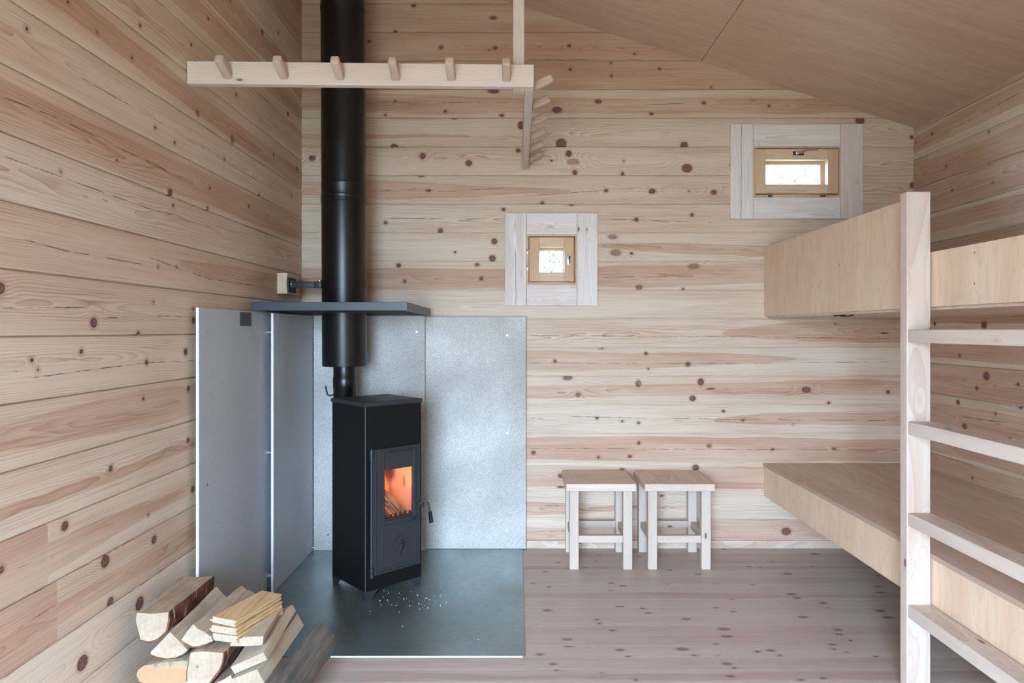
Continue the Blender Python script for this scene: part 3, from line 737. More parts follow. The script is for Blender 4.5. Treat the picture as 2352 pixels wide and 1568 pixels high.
# firebox: vermiculite lining, grate, burning logs
_f = NT('vermiculite_lining'); _v = _f.n('ShaderNodeTexCoord').outputs['Object']
_d1 = _f.n('ShaderNodeVectorMath', operation='DISTANCE'); _f.link(_f.vmul(_v, (1, 1, .8)), _d1.inputs[0]); _d1.inputs[1].default_value = (.129, .07, .545*.8)
_d2 = _f.n('ShaderNodeVectorMath', operation='DISTANCE'); _f.link(_f.vmul(_v, (1, 1, .35)), _d2.inputs[0]); _d2.inputs[1].default_value = (.129, -.055, .515*.35)
_c = _f.mix(_f.mr(_f.math('ADD', _d1.outputs['Value'], _f.math('MULTIPLY', _f.noise(_v, 30, 3), .02)), 0.02, .075, .9, 0.0), srgb(206, 184, 168), srgb(74, 22, 12))
_c = _f.mix(_f.mr(_d2.outputs['Value'], .004, .018, .7, 0.0), _c, srgb(110, 60, 40))
FBm = _f.out(_c, .9); _f.bump(_f.noise(_v, 60, 4), .4, .001)
FB = empty('firebox'); FB.parent = ST
bm = bmesh.new(); a, b, c0, c1 = fx(.055), fx(.290), .335, .74
box(bm, a-.02, a, yd+.004, h-.05, c0, c1); box(bm, b, b+.02, yd+.004, h-.05, c0, c1); box(bm, a, b, h-.07, h-.05, c0, c1)
box(bm, a, b, yd+.004, h-.07, c1-.02, c1); box(bm, a, b, yd+.004, h-.07, c0, c0+.02)
obj('firebox_lining', bm, FBm, FB)
bm = bmesh.new()
for k in range(7):
    x = fx(.092)+k*.028; cyl(bm, (x, yd+.010, .355), (x, yd+.010, .388), .009, .007, seg=12)
box(bm, fx(.07), fx(.28), yd+.004, yd+.016, .352, .374, .002)
obj('grate_teeth', bm, plain('sooty_iron', (.02, .015, .012, 1), .8), FB)
def stick(bm, p0, p1, r, rot=0):
    p0, p1 = Vector(p0), Vector(p1); d = (p1-p0).normalized(); a_ = d.orthogonal().normalized(); b_ = d.cross(a_)
    rr = [1, .8, 1.05, .7, .95]
    A = [bm.verts.new(p0+r*rr[k]*(math.cos(t)*a_+math.sin(t)*b_)) for k, t in enumerate([rot+2*math.pi*k/5 for k in range(5)])]
    E = [bm.verts.new(p1+r*.9*rr[k]*(math.cos(t)*a_+math.sin(t)*b_)) for k, t in enumerate([rot+2*math.pi*k/5 for k in range(5)])]
    for k in range(5): bm.faces.new((A[k], A[(k+1) % 5], E[(k+1) % 5], E[k]))
    bm.faces.new(A[::-1]); bm.faces.new(E)
M_burn = pine('burning_wood', 2, (196, 160, 120), (160, 118, 84), (70, 44, 32), 0, .009, contrast=.8)
zf = .358
blab = iter(('burning log lying highest, sloping across the stove window', 'burning log in the middle behind the stove glass', 'short burning log nearest the lower left corner of the glass', 'burning log at the back of the fire, rising to the right'))
for p0, p1, r in (((fx(.255), -.11, zf+.012), (fx(.085), -.05, .560), .022), ((fx(.205), -.115, zf+.016), (fx(.088), -.098, .520), .018),
                  ((fx(.155), -.124, zf+.014), (fx(.090), -.120, .465), .014), ((fx(.125), -.06, zf+.02), (fx(.245), .02, .43), .02)):
    bm = bmesh.new(); stick(bm, p0, p1, r, r*90); o = obj('burning_log', bm, M_burn)
    o.matrix_world = ST.matrix_basis.copy()
    tag(o, next(blab), 'burning log', 'burning logs inside the stove')
def flame(p, s, hgt):
    bm = bmesh.new(); lathe(bm, [(.001, 0), (s, hgt*.18), (s*.95, hgt*.38), (s*.55, hgt*.66), (s*.2, hgt*.88), (.0005, hgt)], (0, 0, 0), 14)
    for v in bm.verts: v.co.x += .25*s*math.sin(v.co.z/hgt*5); v.co += Vector(p)
    return bm
tf = NT('flame'); tr_ = tf.n('ShaderNodeBsdfTransparent'); em = tf.n('ShaderNodeEmission'); mx = tf.n('ShaderNodeMixShader')
em.inputs[0].default_value = (1, .16, .03, 1); em.inputs[1].default_value = 1.6
lw = tf.n('ShaderNodeLayerWeight'); lw.inputs[0].default_value = .45
tf.link(tf.mr(lw.outputs['Facing'], 0, .8, .55, .0), mx.inputs[0]); tf.link(tr_.outputs[0], mx.inputs[1]); tf.link(em.outputs[0], mx.inputs[2])
tf.link(mx.outputs[0], tf.t.nodes['Material Output'].inputs[0])
obj('flame', flame((fx(.245), .05, .44), .018, .10), tf.m, FB, True)
fl = bpy.data.lights.new('fire_glow', 'POINT'); fl.energy = .85; fl.color = (1, .33, .13); fl.shadow_soft_size = .02
fo = bpy.data.objects.new('fire_glow', fl); C.objects.link(fo); fo.parent = ST; fo.location = (fx(.115), -.01, .60)
fl = bpy.data.lights.new('fire_glow_low', 'POINT'); fl.energy = .48; fl.color = (1, .36, .15); fl.shadow_soft_size = .02
fo = bpy.data.objects.new('fire_glow_low', fl); C.objects.link(fo); fo.parent = ST; fo.location = (fx(.20), -.11, .53)
# damper hook at the rear left corner
bm = bmesh.new()
tube(bm, [(-h-.002, h-.02, .965), (-h-.02, h-.005, .962), (-h-.026, h+.003, .968), (-h-.030, h+.004, .985), (-h-.034, h+.005, 1.01)], .0045, 10)
obj('damper_rod', bm, M_cast, ST, True)
bm = bmesh.new(); cyl(bm, (0, h+.0, .80), (0, h+.09, .80), .062, seg=32); obj('flue_outlet', bm, M_pipe, ST, True)

# flue: smoke pipe and insulated chimney
px_, py_ = -.934, 3.704
FL = empty('flue_pipe', (px_, py_, .0)); tag(FL, 'black insulated chimney pipe rising from behind the stove to the ceiling', 'chimney pipe')
FL.location.z = .72; zoff = -.72
bm = bmesh.new(); lathe(bm, [(.060, .0+.72+zoff), (.061, .75+zoff), (.061, .99+zoff), (.063, .995+zoff), (.063, 1.045+zoff), (.0605, 1.05+zoff), (.0605, 1.12+zoff)], seg=64)
obj('smoke_pipe', bm, M_pipe, FL, True)
bm = bmesh.new(); lathe(bm, [(.112, 1.108+zoff), (.117, 1.106+zoff), (.1185, 1.112+zoff), (.1185, 1.985+zoff)], seg=96)
obj('lower_chimney_section', bm, M_pipe, FL, True)
bm = bmesh.new(); lathe(bm, [(.1185, 1.985+zoff), (.121, 1.987+zoff), (.121, 1.997+zoff), (.1188, 1.999+zoff), (.1188, 2.003+zoff), (.121, 2.006+zoff), (.1215, 2.02+zoff), (.1185, 2.024+zoff), (.1185, 2.078+zoff), (.1195, 2.08+zoff), (.1195, 2.086+zoff), (.118, 2.09+zoff)], seg=96)
obj('locking_band', bm, M_pipe, FL, True)
bm = bmesh.new(); lathe(bm, [(.118, 2.09+zoff), (.118, 3.0+zoff), (.119, 3.02+zoff), (.1205, 3.025+zoff), (.1205, 3.04+zoff), (.118, 3.05+zoff), (.118, ceilz(px_)-.045+zoff)], seg=96)
obj('upper_chimney_section', bm, M_pipe, FL, True)
FL.rotation_euler = (0, R(-.27), 0)
# black grille shelf around the pipe
SH = empty('pipe_shelf', (-.872, 3.585, 1.3885)); SH.rotation_euler = (R(-.35), 0, 0)
tag(SH, 'slate-black square metal shelf with a perforated base around the chimney pipe', 'shelf')
sx0, sx1, sy0, sy1 = -.363, .362, -.415, .420
bm = bmesh.new()
box(bm, sx0, sx1, sy0, sy0+.004, 0, .040, .0015); box(bm, sx0, sx1, sy1-.004, sy1, 0, .040, .0015)
box(bm, sx0, sx0+.004, sy0+.003, sy1-.003, 0, .040, .0015); box(bm, sx1-.004, sx1, sy0+.003, sy1-.003, 0, .040, .0015)
box(bm, sx0+.002, sx1-.002, sy0+.002, sy0+.022, .0005, .0035); box(bm, sx0+.002, sx1-.002, sy1-.022, sy1-.002, .0005, .0035)
box(bm, sx0+.002, sx0+.022, sy0+.022, sy1-.022, .0005, .0035); box(bm, sx1-.022, sx1-.002, sy0+.022, sy1-.022, .0005, .0035)
obj('shelf_frame', bm, M_shelf, SH)
bm = bmesh.new(); hxp, hyp, hr = px_+.872-.003, 3.704-3.585, .128
def bars(n, a0, a1, b0, b1, vert, z):
    for k in range(n):
        t_ = a0+(a1-a0)*(k+.5)/n; d_ = t_-(hxp if vert else hyp); segs_ = [(b0, b1)]
        if abs(d_) < hr:
            g = math.sqrt(hr*hr-d_*d_); c_ = hyp if vert else hxp; segs_ = [(b0, c_-g), (c_+g, b1)]
        for p, q in segs_:
            if q-p < .005: continue
            if vert: box(bm, t_-.0016, t_+.0016, p, q, z, z+.0025)
            else: box(bm, p, q, t_-.0016, t_+.0016, z, z+.0025)
bars(52, sx0+.02, sx1-.02, sy0+.02, sy1-.02, True, .003); bars(60, sy0+.02, sy1-.02, sx0+.02, sx1-.02, False, .0052)
obj('perforated_base', bm, M_dark, SH)
bm = bmesh.new(); 
pr = [(hr+.002, .001), (hr+.002, .03), (hr-.002, .03), (hr-.002, .001)]
seg = 64; rings = [[bm.verts.new((hxp+r_*math.cos(2*math.pi*k/seg), hyp+r_*math.sin(2*math.pi*k/seg), z_)) for k in range(seg)] for r_, z_ in pr]
for i in range(4):
    A, E = rings[i], rings[(i+1) % 4]
    for k in range(seg): bm.faces.new((A[k], A[(k+1) % seg], E[(k+1) % seg], E[k]))
obj('pipe_collar', bm, M_shelf, SH, True)
# wall bracket
BR = empty('wall_bracket', (XL, 3.72, 1.55)); tag(BR, 'black steel bracket arm holding the chimney pipe from a wooden block', 'bracket')
def brb(nm, bm, m, sm=False): bmesh.ops.translate(bm, verts=bm.verts, vec=-BR.location); return obj(nm, bm, m, BR, sm)
bm = bmesh.new(); pr = [(XL, 1.496), (XL+.0535, 1.496), (XL+.0535, 1.503), (XL+.0505, 1.53), (XL+.0495, 1.555), (XL+.0515, 1.585), (XL+.0545, 1.601), (XL+.0545, 1.606), (XL, 1.606)]
A = [bm.verts.new((x, 3.662, z)) for x, z in pr]; E = [bm.verts.new((x, 3.86, z)) for x, z in pr]
for i in range(len(pr)): bm.faces.new((A[i], A[(i+1) % len(pr)], E[(i+1) % len(pr)], E[i]))
bm.faces.new(A[::-1]); bm.faces.new(E)
brb('mounting_block', bm, pine('block_pine', 1, (222, 204, 178), (212, 190, 160), (180, 148, 118), 0, .006))
bm = bmesh.new(); box(bm, XL+.052, XL+.057, 3.675, 3.80, 1.505, 1.585, .002)
brb('base_plate', bm, M_dark)
bm = bmesh.new(); cyl(bm, (XL+.066, 3.700, 1.528), (XL+.066, 3.700, 1.566), .012, seg=18); box(bm, XL+.066, -1.052, 3.688, 3.716, 1.530, 1.563, .002)
box(bm, -1.100, -1.050, 3.686, 3.718, 1.528, 1.5645, .002); brb('bracket_arm', bm, M_shelf, True)
for a_, b_, r_ in (((-1.074, 3.702, 1.562), (-1.074, 3.702, 1.570), .006), ((-1.058, 3.702, 1.562), (-1.058, 3.702, 1.570), .006),
                   ((XL+.066, 3.684, 1.548), (XL+.066, 3.70, 1.548), .005), ((-1.046, 3.680, 1.544), (-1.046, 3.70, 1.544), .004)):
    bm = bmesh.new(); cyl(bm, a_, b_, r_, seg=8); brb('bolt', bm, M_chrome, True)
bm = bmesh.new(); c_ = (-.9375, 3.704); seg = 72
pr = [(.1195, 1.522), (.1225, 1.522), (.1225, 1.570), (.1195, 1.570)]
rings = [[bm.verts.new((c_[0]+r_*math.cos(2*math.pi*k/seg), c_[1]+r_*math.sin(2*math.pi*k/seg), z_)) for k in range(seg)] for r_, z_ in pr]
for i in range(4):
    A, E = rings[i], rings[(i+1) % 4]
    for k in range(seg): bm.faces.new((A[k], A[(k+1) % seg], E[(k+1) % seg], E[k]))
brb('pipe_clamp', bm, M_pipe, True)
bm = bmesh.new(); box(bm, -1.052, -1.018, 3.650, 3.690, 1.524, 1.568, .004); brb('clamp_lug', bm, M_dark)

# ------------------------------------------------------------------ hanging peg rack
RK = empty('peg_rack', (.0, 2.70, 2.258)); tag(RK, 'pale pine peg rack hanging in an L shape over the room from the ceiling', 'peg rack')
def rk(nm, bm, m, sm=False): bmesh.ops.translate(bm, verts=bm.verts, vec=-RK.location); return obj(nm, bm, m, RK, sm)
ra = math.atan2(.035, 1.34)
M = Matrix.Translation((.066, 2.69, 0)) @ Matrix.Rotation(ra, 4, 'Z')
bm = bmesh.new(); box(bm, -1.352, 0, 0, .034, 2.2585, 2.347, .003, M=M); rk('front_rail', bm, M_rx)
bm = bmesh.new(); box(bm, .029, .065, 2.728, YB-.001, 2.2585, 2.347, .003); rk('side_rail', bm, M_ry)
bm = bmesh.new(); box(bm, -.0165, .0285, 2.728, 2.773, 2.2585, ceilz(.0)-.006, .003); rk('hanger_post', bm, M_rz)
M_peg = pine('peg_pine', 1, (206, 184, 166), (192, 168, 150), (160, 128, 110), 0, .004)
M_pegx = pine('peg_pine_side', 0, (206, 184, 166), (192, 168, 150), (160, 128, 110), 0, .004)
for k in range(6):
    x = -1.126+k*.2168; yb = 2.69-(.066-x)*math.tan(ra)
    bm = bmesh.new(); box(bm, -.0165, .0165, -.094, .004, -.017, .017, .007, 3, M=Matrix.Translation((x, yb, 2.292)) @ Matrix.Rotation(R(-21), 4, 'X'))
    rk('peg', bm, M_peg, True)
for k in range(6):
    y = 2.795+k*.2415
    bm = bmesh.new(); box(bm, -.004, .086, -.0165, .0165, -.017, .017, .007, 3, M=Matrix.Translation((.0655, y, 2.296)) @ Matrix.Rotation(R(-23), 4, 'Y'))
    rk('peg', bm, M_pegx, True)

# ------------------------------------------------------------------ stools
M_seat = pine('seat_board_x', 0, (230, 212, 194), (218, 196, 176), (176, 148, 128), .05, .006)
M_seaty = pine('seat_board_y', 1, (230, 212, 194), (218, 196, 176), (176, 148, 128), .05, .006)
M_st = [pine('stool_pine_%s' % 'xyz'[i], i, (208, 194, 178), (198, 181, 165), (180, 150, 134), .10, .006, contrast=.35) for i in range(3)]
def stool(x0, x1, yf, yb, seatm, label, dx):
    cx = (x0+x1)/2; root = empty('stool', (cx, (yf+yb)/2, 0)); tag(root, label, 'stool', 'pine stools at the back wall')
    w = (x1-x0)/2; d = (yb-yf)/2; l = .050
    def ob(nm, bm, m): return obj(nm, bm, m, root)
    ob('seat', B(-w, w, -d, d, .428, .468, .005, 3), seatm)
    lx = w-.020
    for sx in (-1, 1):
        for sy in (-1, 1):
            ax, ay = sx*lx, sy*(d-.014)
            ob('leg', B(ax, ax-sx*l, ay, ay-sy*l, 0, .428, .003), M_st[2])
    for sy in (-1, 1):
        yy = sy*(d-.014-.012); ob('stretcher', B(-lx+l, lx-l, yy, yy-sy*.028, .142, .181, .002), M_st[0])
    for sx in (-1, 1):
        xx = sx*(lx-.010); ob('stretcher', B(xx, xx-sx*.028, -d+.014+l, d-.014-l, .142, .181, .002), M_st[1])
stool(.2643, .6457, 3.692, 4.058, M_seat, 'small pale pine stool nearer the stove, left of the two', 0)
stool(.6905, 1.0715, 3.692, 4.058, M_seaty, 'small pale pine stool beside the lower bunk, right of the two', 0)

# ------------------------------------------------------------------ bunks and ladder
YN = .1
LB = empty('lower_bunk', (1.9, 2, .3)); tag(LB, 'low plywood bunk platform along the right wall', 'bunk')
def lb(nm, bm, m): bmesh.ops.translate(bm, verts=bm.verts, vec=-LB.location); return obj(nm, bm, m, LB)
bm = bmesh.new(); box(bm, 1.4672, XR-.002, YN, YB-.002, .4895, .5075, .0015); lb('platform', bm, M_plyh)
bm = bmesh.new(); box(bm, 1.4665, 1.4677, YN, YB-.002, .4905, .5065, 0); lb('platform_edge', bm, M_plye)
bm = bmesh.new(); box(bm, 1.4730, 1.490, YN, YB-.002, .312, .4895, .0012); lb('front_board', bm, M_plyv)
bm = bmesh.new(); box(bm, 1.491, XR-.002, YN, YN+.04, .36, .4895, 0); box(bm, XR-.045, XR-.002, YN+.04, YB-.002, .36, .4895, 0); lb('bearer', bm, M_py)
UB = empty('upper_bunk', (1.9, 2, 1.37)); tag(UB, 'plywood upper bunk with a tall guard board that steps down behind the ladder', 'bunk')
def ub(nm, bm, m): bmesh.ops.translate(bm, verts=bm.verts, vec=-UB.location); return obj(nm, bm, m, UB)
bm = bmesh.new(); box(bm, 1.474, 1.492, 2.470, YB-.002, 1.383, 1.794, .0012); ub('guard_board', bm, M_plyv)
bm = bmesh.new(); box(bm, 1.474, 1.492, YN, 2.4695, 1.383, 1.578, .0012); ub('guard_board', bm, M_plyv)
bm = bmesh.new(); box(bm, 1.4925, XR-.002, YN, YB-.002, 1.372, 1.390, .001); ub('platform', bm, M_plyh)
bm = bmesh.new(); box(bm, 1.4925, 1.535, YN, YB-.002, 1.390, 1.435, 0); box(bm, XR-.045, XR-.002, YN, YB-.002, 1.390, 1.435, 0); ub('bearer', bm, M_py)
bm = bmesh.new(); box(bm, 1.505, 1.525, 3.17, 3.25, 1.366, 1.372, .001); tube(bm, [(1.515, 3.20, 1.366), (1.515, 3.14, 1.364), (1.515, 3.08, 1.367)], .0035, 8)
ub('latch', bm, M_dark)
for y, z in ((3.87, 1.76), (3.42, 1.60), (3.42, 1.52), (3.12, 1.60), (2.20, 1.55), (2.20, 1.45)):
    bm = bmesh.new(); cyl(bm, (1.4732, y, z), (1.476, y, z), .0024, seg=10); ub('screw', bm, M_dark)
LD = empty('ladder', (1.42, 2.1, 0)); tag(LD, 'pale pine ladder with flat rungs fixed to the side of the bunks', 'ladder')
def ld(nm, bm, m): bmesh.ops.translate(bm, verts=bm.verts, vec=-LD.location); return obj(nm, bm, m, LD)
bm = bmesh.new(); box(bm, 1.3815, 1.4655, 2.42, 2.464, 0, 1.791, .003); ld('post', bm, M_rz)
bm = bmesh.new(); box(bm, 1.3815, 1.4655, 1.716, 1.76, 0, 1.791, .003); ld('post', bm, M_rz)
for z in (1.302, .977, .653, .328):
    bm = bmesh.new(); box(bm, 1.3840, 1.4650, 1.760, 2.4198, z-.046, z, .003); ld('rung', bm, M_ry)

# ------------------------------------------------------------------ firewood
M_end = NT('cut_birch_end'); tc = M_end.n('ShaderNodeTexCoord')
nn = M_end.noise(M_end.vmul(tc.outputs['Object'], (90, 6, 60)), 1, 4, .6); n2 = M_end.noise(tc.outputs['Object'], 12, 3)
M_end.out(M_end.mix(M_end.mr(n2, .35, .75, 0.0, .6), M_end.mix(M_end.mr(nn, .35, .7), srgb(172, 154, 132), srgb(155, 136, 114)), srgb(140, 112, 86)), .8); M_end = M_end.m
t_ = NT('fresh_pine_end'); tc = t_.n('ShaderNodeTexCoord'); nn = t_.noise(tc.outputs['Object'], 30, 4, .7); sz_ = t_.n('ShaderNodeSeparateXYZ'); t_.link(tc.outputs['Object'], sz_.inputs[0])
mo_ = t_.mr(t_.math('ADD', sz_.outputs[2], t_.math('MULTIPLY', nn, .03)), .062, .082)
t_.out(t_.mix(mo_, t_.mix(t_.mr(nn, .3, .7), srgb(186, 132, 98), srgb(160, 124, 90)), t_.mix(t_.mr(nn, .45, .6), srgb(150, 138, 108), srgb(104, 106, 92))), .8); M_endp = t_.m
def splitw(name, c1, c2, c3):
    t = NT(name); tc = t.n('ShaderNodeTexCoord'); v = tc.outputs['Object']
    f = t.noise(t.vmul(v, (70, 3, 70)), 1, 4, .65); g = t.noise(v, 7, 3)
    col = t.mix(t.mr(f, .3, .7), srgb(*c1), srgb(*c2)); col = t.mix(t.mr(g, .5, .75, 0.0, .5), col, srgb(*c3))
    t.out(col, .8); t.bump(f, .5, .003); return t.m
M_split = splitw('split_birch_side', (190, 168, 142), (160, 136, 112), (132, 112, 94))
M_fresh = splitw('fresh_split_side', (222, 190, 140), (196, 156, 104), (206, 184, 158))
M_old = splitw('weathered_grey_wood', (120, 112, 102), (88, 82, 76), (64, 60, 54))
M_plank = splitw('planed_plank_side', (204, 188, 164), (186, 170, 146), (176, 154, 128))
t_ = NT('birch_bark'); tc = t_.n('ShaderNodeTexCoord'); v_ = tc.outputs['Object']
f_ = t_.noise(t_.vmul(v_, (30, 16, 30)), 1, 4, .65); g_ = t_.noise(t_.vmul(v_, (12, 45, 12)), 1, 3)
cb_ = t_.mix(t_.mr(f_, .4, .6), srgb(116, 68, 40), srgb(70, 40, 26)); cb_ = t_.mix(t_.mr(g_, .56, .68), cb_, srgb(186, 178, 172))
t_.out(cb_, .6); t_.bump(f_, .9, .005); M_bark = t_.m
GRP = 'firewood piled against the left wall'
def firewood(name, poly, Yn, L, label, cat, mats, shift=(0, 0), barks=(), rough=.0012, ps=.97, full=True, s=.2041, ox=280, oy=1280, seed=1, nseg=7, Yref=None):
    """poly: near-end outline (photo measures), Yn: its distance; runs away along Y by L; shift: (dx,dz) of the far end"""
    rnd = random.Random(seed)
    near = [P(ox+x*s, oy+y*s, Yref or Yn) for x, y in poly]
    for p in near: p.y = Yn
    c = sum(near, Vector())/len(near)
    n = len(near); bm = bmesh.new(); rings = []
    for k in range(nseg+1):
        t = k/nseg; cc = Vector((c.x+shift[0]*t, Yn+L*t, c.z+shift[1]*t)); sc = 1-(1-ps)*t
        rg = []
        for p in near:
            q = (p-c)*sc; q.y = 0
            rg.append(bm.verts.new(cc+q+Vector((rnd.gauss(0, rough), 0, rnd.gauss(0, rough))) * (0 if k == 0 else 1)))
        rings.append(rg)
    base = Vector((c.x, Yn, min(p.z for p in near)))
    for A, E in zip(rings, rings[1:]):
        for i in range(n): f = bm.faces.new((A[i], A[(i+1) % n], E[(i+1) % n], E[i])); f.material_index = 1; f.smooth = True
    fr_ = bm.faces.new(rings[0][::-1]); fr_.material_index = 0; f2 = bm.faces.new(rings[-1]); f2.material_index = 0
    co = [[v.co.copy() for v in rg] for rg in rings]
    bmesh.ops.translate(bm, verts=bm.verts, vec=-base)
    o = obj(name, bm, mats[:2]); o.location = base; o.data.set_sharp_from_angle(angle=R(38))
    tag(o, label, cat, GRP)
    if barks:
        a, b = barks; ids = [(a+i) % n for i in range((b-a) % n+1)]
        bm = bmesh.new(); out = []; inn = []
        for k, rg in enumerate(co):
            cc = sum(rg, Vector())/n; ro, ri = [], []
            for j, i in enumerate(ids):
                d = (rg[i]-cc); d.y = 0; d.normalize(); th = .004 if 0 < j < len(ids)-1 else .0022
                ro.append(bm.verts.new(rg[i]+d*(th+abs(rnd.gauss(0, .0012)))-base)); ri.append(bm.verts.new(rg[i]-d*.001-base))
            out.append(ro); inn.append(ri)
        m = len(ids)
        for k in range(len(co)-1):
            for j in range(m-1):
                bm.faces.new((out[k][j], out[k][j+1], out[k+1][j+1], out[k+1][j])); bm.faces.new((inn[k][j+1], inn[k][j], inn[k+1][j], inn[k+1][j+1]))
            bm.faces.new((out[k][0], out[k+1][0], inn[k+1][0], inn[k][0])); bm.faces.new((out[k+1][-1], out[k][-1], inn[k][-1], inn[k+1][-1]))
        for k in (0, len(co)-1):
            for j in range(m-1): bm.faces.new((out[k][j+1], out[k][j], inn[k][j], inn[k][j+1]))
        obj('bark', bm, M_bark, o)
    return o
EB, EP = [M_end, M_split], [M_endp, M_split]
firewood('split_log', [(172,622),(340,632),(525,614),(522,720),(495,830),(400,920),(300,950),(205,925),(185,830),(155,700)], 2.20, .34,
         'thick quarter-split birch log on top of the firewood pile against the wall', 'firewood', EB, (-.005, -.004), (2, 8), seed=2)
firewood('split_log', [(540,838),(640,935),(738,1045),(690,1090),(600,1130),(500,1140),(380,1115),(318,1085),(330,1055),(430,955)], 2.18, .34,
         'wedge-shaped birch log directly below the top quarter log', 'firewood', EB, (-.002, .02), (2, 7), seed=3)
firewood('split_log', [(800,750),(860,805),(930,838),(1000,890),(1022,940),(950,975),(870,1000),(790,1005),(710,962),(666,930),(720,850)], 2.19, .34,
         'small wedge-shaped log left of the stacked boards', 'firewood', EB, (.02, .0), (4, 9), seed=4)
def tgboard(z, pts, seed, label):
    firewood('offcut_board', pts, 2.20, .27, label, 'firewood', [M_end, M_fresh], (.055, -.018), (), .0008, .98, seed=seed, nseg=3)
tgboard(0, [(1025,662),(1285,715),(1280,740),(1262,738),(1262,752),(1275,757),(1272,782),(1018,728),(1018,712),(990,708),(990,694),(1020,696)], 5, 'tongue-and-groove offcut, topmost of the three stacked boards')
tgboard(1, [(1010,758),(1292,802),(1290,822),(1276,822),(1276,838),(1290,842),(1290,876),(1008,836),(1008,820),(985,815),(985,800),(1008,797)], 6, 'tongue-and-groove offcut, middle of the three stacked boards')
tgboard(2, [(1022,850),(1298,886),(1300,910),(1286,910),(1286,925),(1300,928),(1300,962),(1022,932)], 7, 'tongue-and-groove offcut, lowest of the three stacked boards')
firewood('offcut_board', [(1220,968),(1380,892),(1592,885),(1590,930),(1580,985),(1380,998),(1220,998)], 2.21, .25,
         'short planed plank end beneath the three stacked boards', 'firewood', [M_end, M_plank], (-.03, -.012), (), .0006, .98, seed=8, nseg=3)
firewood('offcut_board', [(1224,1232),(1592,1068),(1636,1150),(1268,1310)], 2.17, .36, 'long thick plank sloping across the right side of the firewood pile', 'firewood',
         [M_end, M_plank], (-.025, .008), (), .0004, .99, seed=9, nseg=3)
firewood('offcut_board', [(1232,1372),(1520,1256),(1604,1412),(1300,1560)], 2.16, .40, 'square pine offcut under the long thick plank', 'firewood',
         [M_end, M_plank], (-.0, .010), (), .0004, .99, seed=10, nseg=3)
firewood('split_log', [(772,1072),(900,1055),(1140,1075),(1132,1180),(1090,1270),(1000,1390),(930,1480),(800,1490),(735,1440),(720,1300),(748,1180)], 2.17, .34,
         'birch log with a small dark knot in its sawn end, middle of the pile', 'firewood', EB, (.02, .0), (2, 6), seed=11)
firewood('split_log', [(180,1265),(250,1215),(480,1175),(738,1157),(742,1180),(720,1300),(722,1400),(550,1420),(420,1430),(200,1400),(165,1330)], 2.16, .34,
         'orange-tinted pine log with rough mouldy edge, lowest visible at left of the pile', 'firewood', EP, (-.005, .0), (), .002, seed=12)
firewood('split_log', [(1640,1420),(1720,1300),(1850,1290),(1960,1420),(1990,1560),(1900,1740),(1700,1740),(1620,1560)], 2.04, .53,
         'dark grey weathered log at the right foot of the pile', 'firewood', [M_old, M_old], (.03, .01), (), .0022, seed=13, Yref=2.22)
firewood('split_log', [(1010,1430),(1150,1370),(1225,1320),(1280,1500),(1200,1790),(1010,1790)], 2.17, .34,
         'greyish split log between the knotty birch log and the square offcut', 'firewood', [M_end, M_split], (.0, .0), (), .002, seed=14)
p = P(280+848*.2041, 1280+1228*.2041, 2.17)
bm = bmesh.new(); cyl(bm, (0, -.0008, 0), (0, .002, 0), .0042, seg=16); cyl(bm, (0, -.0012, 0), (0, .001, 0), .0022, seg=12)
ob_ = [o for o in C.objects if o.get('label', '').startswith('birch log with a small dark knot')][0]
kn_ = obj('knot', bm, plain('knot_brown', srgb(120, 92, 76), .8), ob_); kn_.location = p-ob_.location
# lower layer of the pile, below the frame
low = [(-1.235, .045, 'bark-covered log at the bottom of the pile touching the wall'), (-1.130, .045, 'bottom log of the pile, second from the wall'), (-1.025, .045, 'bottom log of the pile, third from the wall'),
       (-.920, .045, 'bottom log of the pile, fourth from the wall'), (-1.18, .133, 'second-layer log of the pile nearest the wall'), (-1.075, .133, 'second-layer log of the pile under the knotty birch log')]
for i, (x, z, lab) in enumerate(low):
    poly = [((F*(x+.050*math.cos(a)*(1 if i % 2 else .9))/2.20+CX-280)/.2041, ((H0-z-.044*math.sin(a))*F/2.20+CY-1280)/.2041) for a in [R(k) for k in range(0, 360, 36)]]
    firewood('split_log', poly, 2.20, .33, lab, 'firewood', EB, (0, 0), (5, 9), seed=30+i)

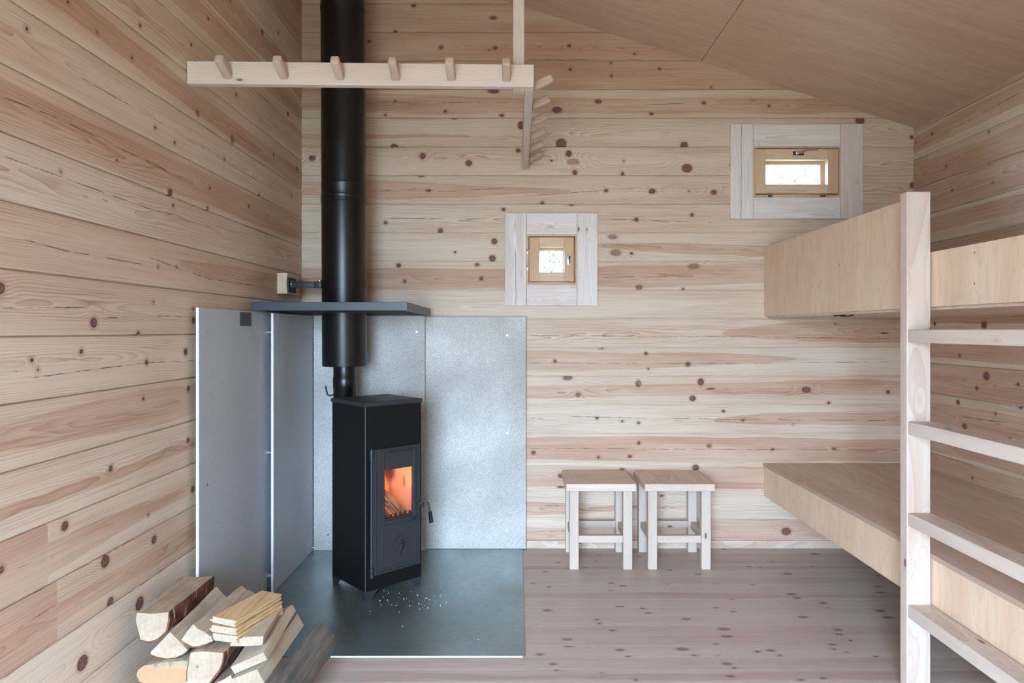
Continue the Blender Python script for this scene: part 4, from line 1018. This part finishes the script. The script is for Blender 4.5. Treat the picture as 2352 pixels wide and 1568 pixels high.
# ------------------------------------------------------------------ outside
gm = NT('forest_ground'); tc = gm.n('ShaderNodeTexCoord')
gm.out(gm.mix(gm.noise(tc.outputs['Object'], 1.5, 4), srgb(80, 78, 60), srgb(60, 68, 44)), .9)
bm = B(-30, 30, -30, 30, -.5, -.35, 0); tag(obj('ground', bm, gm.m), kind='structure')
M_leaf = [plain('leaf_green', (.022, .034, .018, 1), .7), plain('leaf_pale', (.045, .055, .040, 1), .7)]
M_trunk = plain('pale_trunk', (.10, .09, .085, 1), .8, bump=(30, .6))
def tree(x, y, hgt, cr, label, seed):
    rnd = random.Random(seed); root = empty('tree', (x, y, -.35)); tag(root, label, 'tree', 'trees outside the windows')
    bm = bmesh.new(); tube(bm, [(0, 0, 0), (.05, .03, hgt*.4), (-.03, .05, hgt*.8), (0, 0, hgt)], .07, 10)
    for k in range(16):
        z = hgt*rnd.uniform(.3, .95); a = rnd.uniform(0, 6.28); l = rnd.uniform(.5, 1)*cr
        tube(bm, [(0, 0, z), (l*.5*math.cos(a), l*.5*math.sin(a), z+.15), (l*math.cos(a), l*math.sin(a), z+.25*l)], .012, 6)
    obj('trunk', bm, M_trunk, root, True)
    bm = bmesh.new()
    for k in range(15000):
        a = rnd.uniform(0, 6.28); r_ = cr*math.sqrt(rnd.random()); z = hgt*rnd.uniform(.22, 1.05)
        c = Vector((r_*math.cos(a), r_*math.sin(a), z)); sz = rnd.uniform(.012, .032)
        q = Matrix.Rotation(rnd.uniform(0, 6.28), 3, 'Z') @ Matrix.Rotation(rnd.uniform(-1.2, 1.2), 3, 'X')
        vs = [bm.verts.new(c+q @ Vector(p_)*sz) for p_ in ((0, -1, 0), (.5, -.1, .12), (0, 1, 0), (-.5, -.1, .12))]
        f = bm.faces.new(vs); f.material_index = rnd.random() < .5
    obj('foliage', bm, M_leaf, root)
tree(.45, 8.2, 4.2, 1.3, 'leafy tree outside, seen through the small window', 1)
tree(3.0, 9.5, 5.2, 1.2, 'leafy tree outside, seen through the left part of the wide window', 2)
tree(4.3, 12.5, 6.0, 1.1, 'thin tree outside farther away, seen through the right part of the wide window', 3)
